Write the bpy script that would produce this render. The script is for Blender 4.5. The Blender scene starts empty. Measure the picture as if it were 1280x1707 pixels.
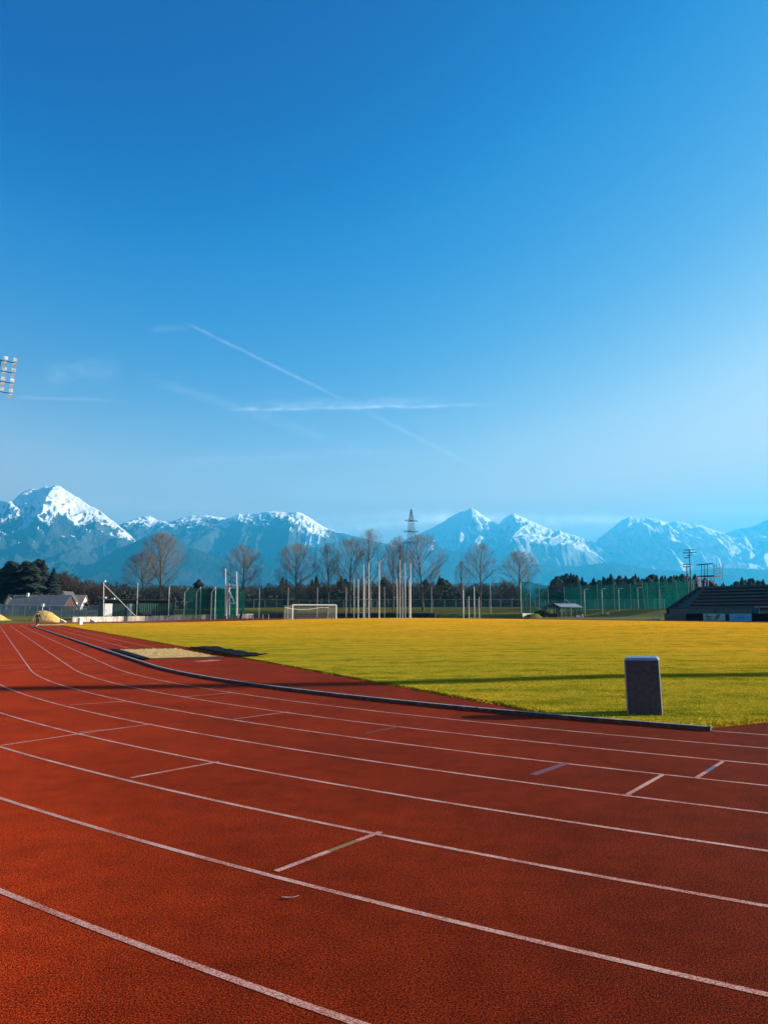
import bpy, math, random
import numpy as np
from mathutils import Vector, Matrix
R = math.radians
C = bpy.context.scene.collection
S = bpy.context.scene

# ------------------------------------------------------------------ camera, sky, sun, exposure
F, Y0, HC = 1284.0, 1020.5, 1.784            # focal length and horizon in photo pixels, eye height in metres
PITCH = math.atan((Y0 - 853.5) / F)
cam = bpy.data.cameras.new("camera"); camo = bpy.data.objects.new("camera", cam); C.objects.link(camo)
camo.location = (0, 0, HC); camo.rotation_euler = (math.pi / 2 + PITCH, 0, 0)
cam.sensor_fit = 'HORIZONTAL'; cam.sensor_width = 36; cam.lens = 36 * F / 1280
cam.clip_start = 0.1; cam.clip_end = 120000
S.camera = camo
S.view_settings.view_transform = 'Standard'; S.view_settings.look = 'None'
S.view_settings.exposure = 1.72; S.view_settings.gamma = 1.0
S.cycles.use_denoising = True
S.cycles.max_bounces = 8; S.cycles.diffuse_bounces = 3; S.cycles.transparent_max_bounces = 24
S.cycles.volume_bounces = 1
SUN_EL, SUN_AZ = 18.0, 8.5                    # azimuth: degrees from +X towards +Y
sd = Vector((math.cos(R(SUN_AZ)) * math.cos(R(SUN_EL)), math.sin(R(SUN_AZ)) * math.cos(R(SUN_EL)), math.sin(R(SUN_EL))))
sl = bpy.data.lights.new("sun", 'SUN'); sl.energy = 5.0; sl.angle = R(0.5); sl.color = (1.0, 0.90, 0.75)
so = bpy.data.objects.new("sun", sl); C.objects.link(so)
so.rotation_euler = sd.to_track_quat('Z', 'Y').to_euler()


def W(px, py, Y):
    """world point at depth Y seen where the photo shows pixel (px, py)"""
    u, v = px - 640.0, py - 853.5
    c, s = math.cos(PITCH), math.sin(PITCH)
    y = F * c + v * s; z = F * s - v * c
    k = Y / y
    return Vector((u * k, Y, HC + z * k))


def TUV(px, py):
    p = W(px, py, 1.0)
    return p.x, p.z - HC


world = bpy.data.worlds.new("World"); S.world = world; world.use_nodes = True
nt = world.node_tree; N = nt.nodes; LK = nt.links
for n in list(N): N.remove(n)


def mth(op, a, b=None, c=None, clamp=False, T=None):
    T = T or nt
    n = T.nodes.new('ShaderNodeMath'); n.operation = op; n.use_clamp = clamp
    for i, v in enumerate((a, b, c)):
        if v is None: continue
        if isinstance(v, (int, float)): n.inputs[i].default_value = v
        else: T.links.new(v, n.inputs[i])
    return n.outputs[0]


sky = N.new('ShaderNodeTexSky'); sky.sky_type = 'NISHITA'; sky.sun_disc = False
sky.sun_elevation = R(SUN_EL); sky.sun_rotation = R(90 - SUN_AZ)
sky.altitude = 400; sky.air_density = 1.0; sky.dust_density = 0.35; sky.ozone_density = 3.0
# the photograph's grading of a clear winter sky, as a curve over the Nishita luminance
s0_ = N.new('ShaderNodeSeparateXYZ'); LK.new(sky.outputs[0], s0_.inputs[0])
cv = N.new('ShaderNodeValToRGB'); cv.color_ramp.interpolation = 'B_SPLINE'; LK.new(mth('DIVIDE', s0_.outputs[1], 8.0), cv.inputs[0])
SKYC = [(0.7, (0, .0, 1.2)), (1.15, (0, .10, 1.75)), (1.5, (0, .85, 3.2)), (2.05, (.7, 1.75, 3.6)), (2.5, (2.0, 2.8, 4.1)), (2.9, (3.6, 3.9, 4.4)),
        (3.5, (5.8, 4.7, 3.9)), (4.2, (6.3, 4.5, 3.2)), (4.9, (5.8, 4.6, 3.6)), (7.5, (5.0, 4.9, 4.7))]
ce = cv.color_ramp.elements; ce[0].position = SKYC[0][0] / 8; ce[0].color = (*[q / 8 for q in SKYC[0][1]], 1); ce[1].position = SKYC[-1][0] / 8; ce[1].color = (*[q / 8 for q in SKYC[-1][1]], 1)
for p_, c_ in SKYC[1:-1]: k_ = ce.new(p_ / 8); k_.color = (*[q / 8 for q in c_], 1)
hs = N.new('ShaderNodeVectorMath'); hs.operation = 'SCALE'; LK.new(cv.outputs[0], hs.inputs[0]); hs.inputs['Scale'].default_value = 8.0
tc = N.new('ShaderNodeTexCoord'); sx = N.new('ShaderNodeSeparateXYZ'); LK.new(tc.outputs['Generated'], sx.inputs[0])
ysafe = mth('MAXIMUM', sx.outputs[1], 0.02)
U = mth('DIVIDE', sx.outputs[0], ysafe); V = mth('DIVIDE', sx.outputs[2], ysafe)
front = mth('GREATER_THAN', sx.outputs[1], 0.1)


def wnoise(su, sv, off, detail=4, rough=.6):
    cb = N.new('ShaderNodeCombineXYZ')
    LK.new(mth('MULTIPLY', U, su), cb.inputs[0]); LK.new(mth('MULTIPLY', V, sv), cb.inputs[1]); cb.inputs[2].default_value = off
    t = N.new('ShaderNodeTexNoise'); t.inputs['Scale'].default_value = 1.0; t.inputs['Detail'].default_value = detail
    t.inputs['Roughness'].default_value = rough
    LK.new(cb.outputs[0], t.inputs['Vector'])
    return t.outputs[0]


warp = mth('MULTIPLY', mth('SUBTRACT', wnoise(14, 14, 5.1), 0.5), 0.02)
puff = wnoise(60, 90, 2.7, 5)


def streak(p0, p1, w, strength, wobble=.3):
    u0, v0 = TUV(*p0); u1, v1 = TUV(*p1)
    L = math.hypot(u1 - u0, v1 - v0); cu, cv = (u1 - u0) / L, (v1 - v0) / L
    du = mth('SUBTRACT', U, u0); dv = mth('SUBTRACT', V, v0)
    al = mth('DIVIDE', mth('ADD', mth('MULTIPLY', du, cu), mth('MULTIPLY', dv, cv)), L)
    ac = mth('ADD', mth('SUBTRACT', mth('MULTIPLY', dv, cu), mth('MULTIPLY', du, cv)), mth('MULTIPLY', warp, wobble))
    ww = w / F
    q = mth('DIVIDE', ac, ww)
    g = mth('POWER', 2.718, mth('MULTIPLY', mth('MULTIPLY', q, q), -1.0))
    e = mth('MULTIPLY', mth('MULTIPLY', al, 7.0, clamp=True), mth('MULTIPLY', mth('SUBTRACT', 1.0, al), 4.0, clamp=True))
    nz = mth('MULTIPLY_ADD', puff, 1.6, -0.3, clamp=True)
    return mth('MULTIPLY', mth('MULTIPLY', mth('MULTIPLY', g, e), nz), strength)


masks = [streak((300, 533), (605, 682), 2.6, .22, .12), streak((590, 676), (880, 822), 3.6, .15, .12),
         streak((360, 684), (850, 674), 2.6, .36, .45), streak((400, 678), (760, 668), 9, .2, .5),
         streak((230, 625), (640, 760), 9, .10, .3), streak((20, 662), (210, 668), 3, .16, .2),
         streak((70, 625), (210, 612), 17, .13, 1.6), streak((250, 548), (330, 545), 6, .08, .5),
         streak((250, 772), (720, 752), 9, .14, .8), streak((690, 868), (1120, 866), 9, 1.5, .4),
         streak((420, 892), (820, 858), 9, 1.3, .4), streak((500, 868), (760, 850), 6, .6, .4), streak((60, 836), (420, 850), 10, .25, .8),
         streak((1060, 850), (1600, 862), 9, .35, .6)]
tot = masks[0]
for m in masks[1:]: tot = mth('ADD', tot, m)
# thin cirrus veil low over the mountains
veil = mth('MULTIPLY_ADD', wnoise(3.2, 34, 9.3, 5), 2.2, -0.95, clamp=True)
vm = mth('MULTIPLY', mth('SUBTRACT', 1.0, mth('DIVIDE', mth('ABSOLUTE', mth('SUBTRACT', V, .105)), .075), clamp=True), veil)
tot = mth('MULTIPLY', mth('ADD', mth('MULTIPLY', tot, .8), mth('MULTIPLY', vm, .30)), front, clamp=True)
mix = N.new('ShaderNodeMixRGB'); LK.new(tot, mix.inputs[0]); LK.new(hs.outputs[0], mix.inputs[1])
mix.inputs[2].default_value = (10.5, 10.5, 11, 1)
bg = N.new('ShaderNodeBackground'); bg.inputs['Strength'].default_value = 0.053
LK.new(mix.outputs[0], bg.inputs['Color'])
wo = N.new('ShaderNodeOutputWorld'); LK.new(bg.outputs[0], wo.inputs['Surface'])

# ------------------------------------------------------------------ stadium frame and ground height
AX, AY = 24.8, 42.6                          # centre of the near bend
TH = R(116.9)
DX, DY = math.cos(TH), math.sin(TH); NX, NY = DY, -DX
SL, RK, LW = 84.39, 36.5, 1.22


def SC(a, b): return AX + a * DX + b * NX, AY + a * DY + b * NY


def AB(x, y):
    x = x - AX; y = y - AY
    return x * DX + y * DY, x * NX + y * NY


def sst(t, lo, hi):
    t = np.clip((t - lo) / (hi - lo), 0, 1)
    return t * t * (3 - 2 * t)


def Hf(x, y):
    x = np.asarray(x, float); y = np.asarray(y, float)
    a, b = AB(x, y)
    return 0.62 * sst(b, -25, 20) * sst(np.hypot(x, y), 10, 110)


def sdist(x, y):
    a, b = AB(x, y)
    return np.where(a < 0, np.hypot(a, b), np.where(a > SL, np.hypot(a - SL, b), np.abs(b)))


def Tf(x, y):
    """terrain outside the track: plateau behind the low wall, then a grass bank"""
    x = np.asarray(x, float); y = np.asarray(y, float)
    u = sdist(x, y) - 48.9
    az = np.degrees(np.arctan2(x, np.maximum(y, 1e-3)))
    wl = sst(az, -20.6, -20.2) * (1 - sst(az, 11.2, 11.4))
    fr = (y > 95)
    wall = .88 * sst(u, 0, .5) + (1.25 + .35 * sst(az, -16, -6)) * sst(u, 28, 40)
    left = np.clip(.036 * (u + 1 - 4), 0, 2.4) * (az <= -20)
    right = .12 * sst(u, 4, 10) + 1.75 * sst(u, 22, 36)
    e = np.where(az <= -20.4, left * (1 - wl) + wall * wl, wall * wl + right * (1 - wl) * (az > 5))
    far = 1 - sst(np.hypot(x, y), 260, 400) * .3
    return Hf(x, y) + np.where(fr & (u > 0), e, 0) * far


def zt(x, y): return float(Tf(x, y))


def ground_at(px, py, h=0.0):
    """flat-ground hit of a photo pixel"""
    u, v = px - 640.0, py - 853.5
    c, s = math.cos(PITCH), math.sin(PITCH)
    y = F * c + v * s; z = F * s - v * c
    k = (HC - h) / -z
    return u * k, y * k


# ------------------------------------------------------------------ materials
MATS = {}


def new_mat(name):
    m = bpy.data.materials.new(name); m.use_nodes = True
    T = m.node_tree; b = T.nodes['Principled BSDF']
    return m, T, b


def ramp(T, src, stops):
    r = T.nodes.new('ShaderNodeValToRGB'); e = r.color_ramp.elements
    while len(e) > 1: e.remove(e[-1])
    e[0].position = stops[0][0]; e[0].color = (*stops[0][1], 1)
    for p, c in stops[1:]:
        k = e.new(p); k.color = (*c, 1)
    T.links.new(src, r.inputs[0]); return r.outputs[0]


def noise(T, scale, detail=3, rough=.55, stretch=None, coord='Object', dist=0.0):
    t = T.nodes.new('ShaderNodeTexCoord'); n = T.nodes.new('ShaderNodeTexNoise')
    n.inputs['Scale'].default_value = scale; n.inputs['Detail'].default_value = detail
    n.inputs['Roughness'].default_value = rough; n.inputs['Distortion'].default_value = dist
    src = t.outputs[coord]
    if stretch:
        mp = T.nodes.new('ShaderNodeMapping'); mp.inputs['Scale'].default_value = stretch[:3]
        if len(stretch) > 3: mp.inputs['Rotation'].default_value = (0, 0, stretch[3])
        T.links.new(src, mp.inputs[0]); src = mp.outputs[0]
    T.links.new(src, n.inputs['Vector'])
    return n.outputs[0]


def mixc(T, f, a, b, typ='MIX'):
    n = T.nodes.new('ShaderNodeMixRGB'); n.blend_type = typ
    for i, v in enumerate((f, a, b)):
        if isinstance(v, (int, float)): n.inputs[i].default_value = v
        elif isinstance(v, tuple): n.inputs[i].default_value = (*v, 1)
        else: T.links.new(v, n.inputs[i])
    return n.outputs[0]


def bump(T, b, h, strength, dist):
    n = T.nodes.new('ShaderNodeBump'); n.inputs['Strength'].default_value = strength; n.inputs['Distance'].default_value = dist
    T.links.new(h, n.inputs['Height']); T.links.new(n.outputs[0], b.inputs['Normal'])


def simple(name, col, rough=.6, metal=0, var=.25, scale=3.0, alpha=None, bmp=0):
    if name in MATS: return MATS[name]
    m, T, b = new_mat(name)
    n = noise(T, scale, 4)
    lo = tuple(c * (1 - var) for c in col); hi = tuple(min(1, c * (1 + var)) for c in col)
    T.links.new(ramp(T, n, [(.3, lo), (.7, hi)]), b.inputs['Base Color'])
    b.inputs['Roughness'].default_value = rough; b.inputs['Metallic'].default_value = metal
    if bmp: bump(T, b, noise(T, scale * 8, 3), bmp, .02)
    if alpha is not None:
        b.inputs['Alpha'].default_value = alpha
    MATS[name] = m; return m


def net_mat(name, col, cover, scale):
    """fine netting: cord cells seen against open holes"""
    m, T, b = new_mat(name)
    n = noise(T, .22, 3)
    T.links.new(ramp(T, n, [(.3, tuple(c * .6 for c in col)), (.7, tuple(c * 1.3 for c in col))]), b.inputs['Base Color'])
    w = noise(T, scale, 3, .65, stretch=(1, 1, .3)); L = T.links; nn = T.nodes
    col_ = b.inputs['Base Color'].links[0].from_socket; nn.remove(b)
    df = nn.new('ShaderNodeBsdfDiffuse'); tl = nn.new('ShaderNodeBsdfTranslucent'); tr = nn.new('ShaderNodeBsdfTransparent')
    m1 = nn.new('ShaderNodeMixShader'); m2 = nn.new('ShaderNodeMixShader'); m1.inputs[0].default_value = .45
    L.new(col_, df.inputs[0]); L.new(col_, tl.inputs[0]); L.new(df.outputs[0], m1.inputs[1]); L.new(tl.outputs[0], m1.inputs[2])
    L.new(mth('MULTIPLY_ADD', w, cover * 1.1, cover * .45, clamp=True, T=T), m2.inputs[0])
    L.new(tr.outputs[0], m2.inputs[1]); L.new(m1.outputs[0], m2.inputs[2])
    L.new(m2.outputs[0], [q for q in nn if q.type == 'OUTPUT_MATERIAL'][0].inputs['Surface'])
    MATS[name] = m; return m


def track_mat():
    m, T, b = new_mat('track_rubber')
    g = noise(T, 150, 2, .7)            # granules
    g2 = noise(T, 70, 2, .6)
    big = noise(T, .55, 4, .6); mid = noise(T, 3.5, 4, .65)
    big2 = noise(T, .12, 3, .6)
    gr = ramp(T, g, [(.39, (.030, .003, .001)), (.46, (.16, .009, .001)), (.53, (.26, .015, .001)), (.60, (.64, .085, .014))])
    g3 = ramp(T, g2, [(.36, (.35, .33, .33)), (.5, (.95, .95, .95)), (.66, (1.25, 1.25, 1.25))])
    c = mixc(T, 1.0, gr, g3, 'MULTIPLY')
    st = ramp(T, big, [(.36, (.82, .82, .82)), (.62, (1.10, 1.10, 1.10))])
    c = mixc(T, 1.0, c, st, 'MULTIPLY')
    st2 = ramp(T, mid, [(.32, (.80, .80, .80)), (.6, (1.06, 1.06, 1.06))])
    c = mixc(T, 1.0, c, st2, 'MULTIPLY')
    st3 = ramp(T, big2, [(.4, (.92, .9, .9)), (.62, (1.06, 1.06, 1.06))])
    c = mixc(T, 1.0, c, st3, 'MULTIPLY')
    T.links.new(c, b.inputs['Base Color'])
    b.inputs['Roughness'].default_value = 1; b.inputs['Specular IOR Level'].default_value = .04
    b.inputs['Diffuse Roughness'].default_value = 1.0
    bump(T, b, g, .4, .004)
    return m


def line_mat(name='lane_paint', col=(.62, .36, .29), wear=.595):
    m, T, b = new_mat(name)
    g = noise(T, 130, 2, .6); w = noise(T, 2.2, 4, .6); g2 = noise(T, 50, 2)
    s = mth('ADD', mth('MULTIPLY', g, .75, T=T), mth('ADD', mth('MULTIPLY', g2, .15, T=T), mth('MULTIPLY', w, .35, T=T), T=T), T=T)
    c = ramp(T, s, [(wear - .02, (.32, .06, .03)), (wear + .04, tuple(x * .8 for x in col)), (wear + .14, col)])
    T.links.new(c, b.inputs['Base Color']); b.inputs['Roughness'].default_value = .9
    b.inputs['Specular IOR Level'].default_value = .2
    return m


def grass_mat(name, yellowing=0.0, blades=False, gain=1.0):
    m, T, b = new_mat(name)
    fine = noise(T, 26, 4, .75); mid = noise(T, 1.2, 5, .65); big = noise(T, .09, 4, .6)
    st = noise(T, .42, 4, .65, stretch=(.30, 2.2, 1, -TH))
    green = (.085, .115, .010); yel = (.33, .235, .020); dark = (.035, .055, .006)
    c = ramp(T, fine, [(.32, tuple(gain * q for q in (.19, .105, .003))), (.5, tuple(gain * q for q in (.53, .28, .016))), (.68, tuple(gain * q for q in (.95, .56, .05)))])
    f = mth('ADD', mth('MULTIPLY', mid, .5, T=T), mth('MULTIPLY', st, .5, T=T), T=T)
    c2 = ramp(T, f, [(.40, (.48, .66, .5)), (.52, (1.0, 1.02, 1.1)), (.66, (1.22, 1.10, 1.1))])
    c = mixc(T, 1.0, c, c2, 'MULTIPLY')
    # the turf colour is made yellower and brighter towards the far side of the pitch
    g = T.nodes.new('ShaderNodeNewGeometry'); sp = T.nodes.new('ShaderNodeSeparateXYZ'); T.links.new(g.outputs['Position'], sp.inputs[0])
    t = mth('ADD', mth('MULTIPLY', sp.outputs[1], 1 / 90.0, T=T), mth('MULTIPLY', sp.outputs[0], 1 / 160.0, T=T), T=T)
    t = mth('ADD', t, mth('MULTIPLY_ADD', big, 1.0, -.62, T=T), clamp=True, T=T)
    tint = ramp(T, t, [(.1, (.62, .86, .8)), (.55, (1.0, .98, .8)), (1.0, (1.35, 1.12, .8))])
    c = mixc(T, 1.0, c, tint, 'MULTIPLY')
    T.links.new(c, b.inputs['Base Color']); b.inputs['Roughness'].default_value = .9
    b.inputs['Specular IOR Level'].default_value = .0
    if not blades: bump(T, b, fine, .9, .05)
    return m


def terrain_grass():
    m, T, b = new_mat('meadow_grass')
    fine = noise(T, 3.0, 5, .75); big = noise(T, .06, 4, .6)
    c = ramp(T, fine, [(.3, (.045, .06, .010)), (.5, (.11, .12, .018)), (.7, (.22, .19, .045))])
    c = mixc(T, 1.0, c, ramp(T, big, [(.35, (.8, .9, .8)), (.65, (1.2, 1.0, .9))]), 'MULTIPLY')
    T.links.new(c, b.inputs['Base Color']); b.inputs['Roughness'].default_value = .95
    b.inputs['Specular IOR Level'].default_value = .1
    bump(T, b, fine, .6, .1)
    return m


def sand_mat(name='sand', scale=1.0):
    m, T, b = new_mat(name)
    n = noise(T, 5 * scale, 6, .7); f = noise(T, 22 * scale, 4, .7)
    c = ramp(T, n, [(.3, (.32, .17, .04)), (.5, (.60, .38, .11)), (.7, (.80, .56, .22))])
    c = mixc(T, 1.0, c, ramp(T, f, [(.33, (.45, .4, .35)), (.5, (1, 1, 1))]), 'MULTIPLY')
    T.links.new(c, b.inputs['Base Color']); b.inputs['Roughness'].default_value = 1
    bump(T, b, n, .8, .12)
    return m


def mountain_mat(name, snow0, snow1, rock=(.055, .065, .07), na=1.0, patch=420.0, field=None):
    m, T, b = new_mat(name)
    g = T.nodes.new('ShaderNodeNewGeometry'); sp = T.nodes.new('ShaderNodeSeparateXYZ'); T.links.new(g.outputs['Position'], sp.inputs[0])
    ns = T.nodes.new('ShaderNodeSeparateXYZ'); T.links.new(g.outputs['Normal'], ns.inputs[0])
    n1 = noise(T, 1 / patch, 8, .72, stretch=(1, .5, .55)); n2 = noise(T, 1 / (patch * .16), 6, .7, stretch=(1, .4, .45))
    h = mth('DIVIDE', mth('SUBTRACT', sp.outputs[2], snow0, T=T), snow1 - snow0, T=T)
    s = mth('ADD', h, mth('MULTIPLY_ADD', n1, 3.4 * na, -1.7 * na, T=T), T=T)
    s = mth('ADD', s, mth('MULTIPLY_ADD', n2, 4.2 * na, -2.1 * na, T=T), T=T)
    s = mth('ADD', s, mth('MULTIPLY_ADD', ns.outputs[2], 2.2, -1.5, T=T), T=T)
    if field:      # a wide snowfield on the open side of the ridge
        q = mth('DIVIDE', mth('SUBTRACT', sp.outputs[0], field[0], T=T), field[1], T=T)
        s = mth('ADD', s, mth('MULTIPLY', mth('POWER', 2.718, mth('MULTIPLY', mth('MULTIPLY', q, q, T=T), -1.0, T=T), T=T), field[2], T=T), T=T)
    mask = ramp(T, s, [(.42, (0, 0, 0)), (.56, (1, 1, 1))])
    rk = ramp(T, n2, [(.35, tuple(c * .55 for c in rock)), (.6, tuple(c * 1.5 for c in rock))])
    forest = ramp(T, n1, [(.4, (.008, .018, .014)), (.6, (.040, .042, .034))])
    low = ramp(T, mth('ADD', mth('DIVIDE', sp.outputs[2], snow0 * 1.1, T=T), mth('MULTIPLY_ADD', n1, .5, -.25, T=T), T=T), [(.4, (0, 0, 0)), (.95, (1, 1, 1))])
    base = mixc(T, low, forest, rk)
    c = mixc(T, mask, base, (.86, .86, .88))
    T.links.new(c, b.inputs['Base Color']); b.inputs['Roughness'].default_value = .9
    b.inputs['Specular IOR Level'].default_value = .05
    bump(T, b, n2, .8, 60)
    return m


M_TRACK = track_mat(); M_LINE = line_mat()
M_GREEN_LINE = line_mat('faded_green_paint', (.22, .13, .06), .45)
M_BLUE_LINE = line_mat('faded_blue_paint', (.14, .06, .08), .5)
M_BLUE_STRONG = line_mat('blue_paint', (.10, .12, .20), .45)
M_FAINT = line_mat('worn_paint', (.62, .24, .15), .56)
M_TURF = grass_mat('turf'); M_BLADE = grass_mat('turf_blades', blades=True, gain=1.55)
M_MEADOW = terrain_grass(); M_SAND = sand_mat(); M_HEAP = sand_mat('heap_sand', .35)
M_GALV = simple('galvanised_steel', (.42, .44, .45), .5, .3)
M_POSTW = simple('pale_painted_steel', (.62, .62, .58), .5)
M_WHITE = simple('white_paint', (.80, .80, .78), .5, var=.08)
M_LAMP = simple('grey_lamp_housing', (.50, .52, .54), .5, var=.5, scale=1.5)
M_DARK = simple('dark_steel', (.012, .018, .026), .6)
M_BLACK = simple('black_rubber_sheet', (.004, .005, .007), .9, var=.4); M_BLACK.node_tree.nodes['Principled BSDF'].inputs['Specular IOR Level'].default_value = .1
M_PYLON = simple('pylon_steel', (.02, .05, .08), .6)
M_BARK = simple('bark', (.10, .085, .07), .95, var=.35, scale=2)
M_TWIG = simple('twigs', (.155, .14, .125), .95, var=.3, scale=1)
M_BROWN = simple('brown_winter_twigs', (.045, .028, .020), 1, var=.6, scale=.07)
M_CONIF = simple('conifer_needles', (.007, .017, .013), .95, var=.5, scale=.2)
M_HEDGE = simple('hedge_leaves', (.035, .05, .02), .95, var=.6, scale=2)
M_NET = net_mat('green_netting', (.002, .085, .075), .66, .9); M_NETPOST = simple('net_post_steel', (.16, .22, .22), .6); M_NET2 = net_mat('deep_green_netting', (.001, .060, .052), .6, .8)
M_NETTHIN = net_mat('thin_netting', (.005, .04, .04), .24, 2.0)
M_LINK = net_mat('chain_link', (.20, .25, .30), .75, 3.0)
M_LINKFAR = net_mat('far_chain_link', (.05, .10, .12), .5, 2.0)
M_SHED = simple('dark_green_panels', (.006, .028, .026), .6, var=.3, scale=.8)
M_SHEDNET = simple('green_tarpaulin', (.006, .075, .065), .7, var=.4, scale=.5)
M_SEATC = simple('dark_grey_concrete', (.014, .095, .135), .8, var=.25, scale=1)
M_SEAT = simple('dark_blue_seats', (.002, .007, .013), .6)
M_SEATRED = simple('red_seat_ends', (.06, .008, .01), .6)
M_TEAL = simple('teal_glass_panel', (.005, .075, .085), .5)


def conc_mat():
    m, T, b = new_mat('stained_concrete')
    n = noise(T, .9, 6, .75, stretch=(1, 1, .25)); f = noise(T, 5, 4)
    c = ramp(T, n, [(.42, (.07, .06, .045)), (.52, (.40, .34, .26)), (.64, (.78, .68, .56))])
    c = mixc(T, .35, c, ramp(T, f, [(.3, (.3, .27, .2)), (.7, (.8, .75, .65))]))
    T.links.new(c, b.inputs['Base Color']); b.inputs['Roughness'].default_value = .95
    return m


M_CONC = conc_mat()

# ------------------------------------------------------------------ mesh helpers


class MB:
    def __init__(s): s.v = []; s.f = []; s.mi = []; s.cur = 0

    def add(s, vs, fs):
        o = len(s.v); s.v.extend([tuple(map(float, q)) for q in vs])
        for f in fs: s.f.append(tuple(i + o for i in f)); s.mi.append(s.cur)

    def hexa(s, p):
        s.add(p, [(0, 3, 2, 1), (4, 5, 6, 7), (0, 1, 5, 4), (1, 2, 6, 5), (2, 3, 7, 6), (3, 0, 4, 7)])

    def box(s, x0, x1, y0, y1, z0, z1):
        s.hexa([(x0, y0, z0), (x1, y0, z0), (x1, y1, z0), (x0, y1, z0), (x0, y0, z1), (x1, y0, z1), (x1, y1, z1), (x0, y1, z1)])

    def sbox(s, a0, a1, b0, b1, z0, z1, b0t=None, b1t=None):
        """box in the stadium frame (a along the straight, b across)"""
        if b0t is None: b0t, b1t = b0, b1
        q = [(a0, b0, z0), (a0, b1, z0), (a1, b1, z0), (a1, b0, z0), (a0, b0t, z1), (a0, b1t, z1), (a1, b1t, z1), (a1, b0t, z1)]
        s.hexa([(*SC(a, b), z) for a, b, z in q])

    def tube(s, p, q, r0, r1=None, n=6, cap=True):
        p = Vector(p); q = Vector(q); r1 = r0 if r1 is None else r1
        d = (q - p)
        if d.length < 1e-6: return
        d.normalize(); a = Vector((0, 0, 1)) if abs(d.z) < .9 else Vector((1, 0, 0))
        u = d.cross(a).normalized(); w = d.cross(u)
        vs = []
        for c, r in ((p, r0), (q, r1)):
            for i in range(n):
                t = 2 * math.pi * i / n; vs.append(c + u * (math.cos(t) * r) + w * (math.sin(t) * r))
        fs = [(i, (i + 1) % n, n + (i + 1) % n, n + i) for i in range(n)]
        if cap: fs += [tuple(range(n))[::-1], tuple(range(n, 2 * n))]
        s.add(vs, fs)

    def build(s, name, mat, parent=None, smooth=False, bevel=0, loc=None):
        me = bpy.data.meshes.new(name); me.from_pydata(s.v, [], s.f); me.update()
        mats = mat if isinstance(mat, (list, tuple)) else [mat]
        for m in mats: me.materials.append(m)
        if len(mats) > 1: me.polygons.foreach_set('material_index', s.mi)
        if smooth: me.polygons.foreach_set('use_smooth', [True] * len(me.polygons))
        o = bpy.data.objects.new(name, me); C.objects.link(o)
        if parent is not None: o.parent = parent
        if loc is not None: o.location = loc
        if bevel:
            bv = o.modifiers.new('bevel', 'BEVEL'); bv.width = bevel; bv.segments = 2; bv.limit_method = 'ANGLE'
        return o


def np_mesh(name, V_, F_, mat, parent=None, smooth=False):
    me = bpy.data.meshes.new(name); V_ = np.asarray(V_, np.float32); F_ = np.asarray(F_, np.int32)
    k = F_.shape[1]
    me.vertices.add(len(V_)); me.vertices.foreach_set('co', V_.ravel())
    me.loops.add(F_.size); me.loops.foreach_set('vertex_index', F_.ravel())
    me.polygons.add(len(F_)); me.polygons.foreach_set('loop_start', np.arange(0, F_.size, k, dtype=np.int32))
    me.polygons.foreach_set('loop_total', np.full(len(F_), k, np.int32))
    if smooth: me.polygons.foreach_set('use_smooth', np.ones(len(F_), bool))
    me.update(calc_edges=True); me.validate()
    me.materials.append(mat)
    o = bpy.data.objects.new(name, me); C.objects.link(o)
    if parent is not None: o.parent = parent
    return o


def tag(o, label=None, cat=None, group=None, kind=None):
    if label: o['label'] = label
    if cat: o['category'] = cat
    if group: o['group'] = group
    if kind: o['kind'] = kind
    return o


def empty(name, loc, label=None, cat=None, group=None, rz=0):
    o = bpy.data.objects.new(name, None); C.objects.link(o); o.location = loc; o.rotation_euler.z = rz
    o.empty_display_size = .3
    return tag(o, label, cat, group)


def copy_tree(o, parent=None):
    c = o.copy(); C.objects.link(c)
    if parent is not None: c.parent = parent
    for ch in list(o.children): copy_tree(ch, c)
    return c


def grid_faces(nu, nv):
    i = np.arange(nu * nv).reshape(nu, nv)
    return np.stack([i[:-1, :-1], i[1:, :-1], i[1:, 1:], i[:-1, 1:]], -1).reshape(-1, 4)


# ------------------------------------------------------------------ ground
def graded(lo, hi, step, far, n):
    core = np.arange(lo, hi + step, step)
    k = np.geomspace(step, far, n)
    return np.concatenate([(lo - k)[::-1], core, hi + k])


gx = graded(-110, 110, 1.0, 30000, 26); gy = graded(-12, 225, 1.0, 30000, 26)
X, Y = np.meshgrid(gx, gy, indexing='ij')
Z = Tf(X, Y) - .06
o = np_mesh('ground', np.stack([X, Y, Z], -1).reshape(-1, 3), grid_faces(len(gx), len(gy)), M_MEADOW, smooth=True)
tag(o, kind='structure')


def sheet(name, pts_ab, mat, dz, step=1.0, hfun=Hf):
    """grid sheet in stadium coordinates; pts_ab(aa, bb) arrays"""
    aa, bb = pts_ab
    x, y = SC(aa, bb); z = hfun(x, y) + dz
    return np_mesh(name, np.stack([x, y, z], -1).reshape(-1, 3), grid_faces(*aa.shape), mat, smooth=True)


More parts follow.
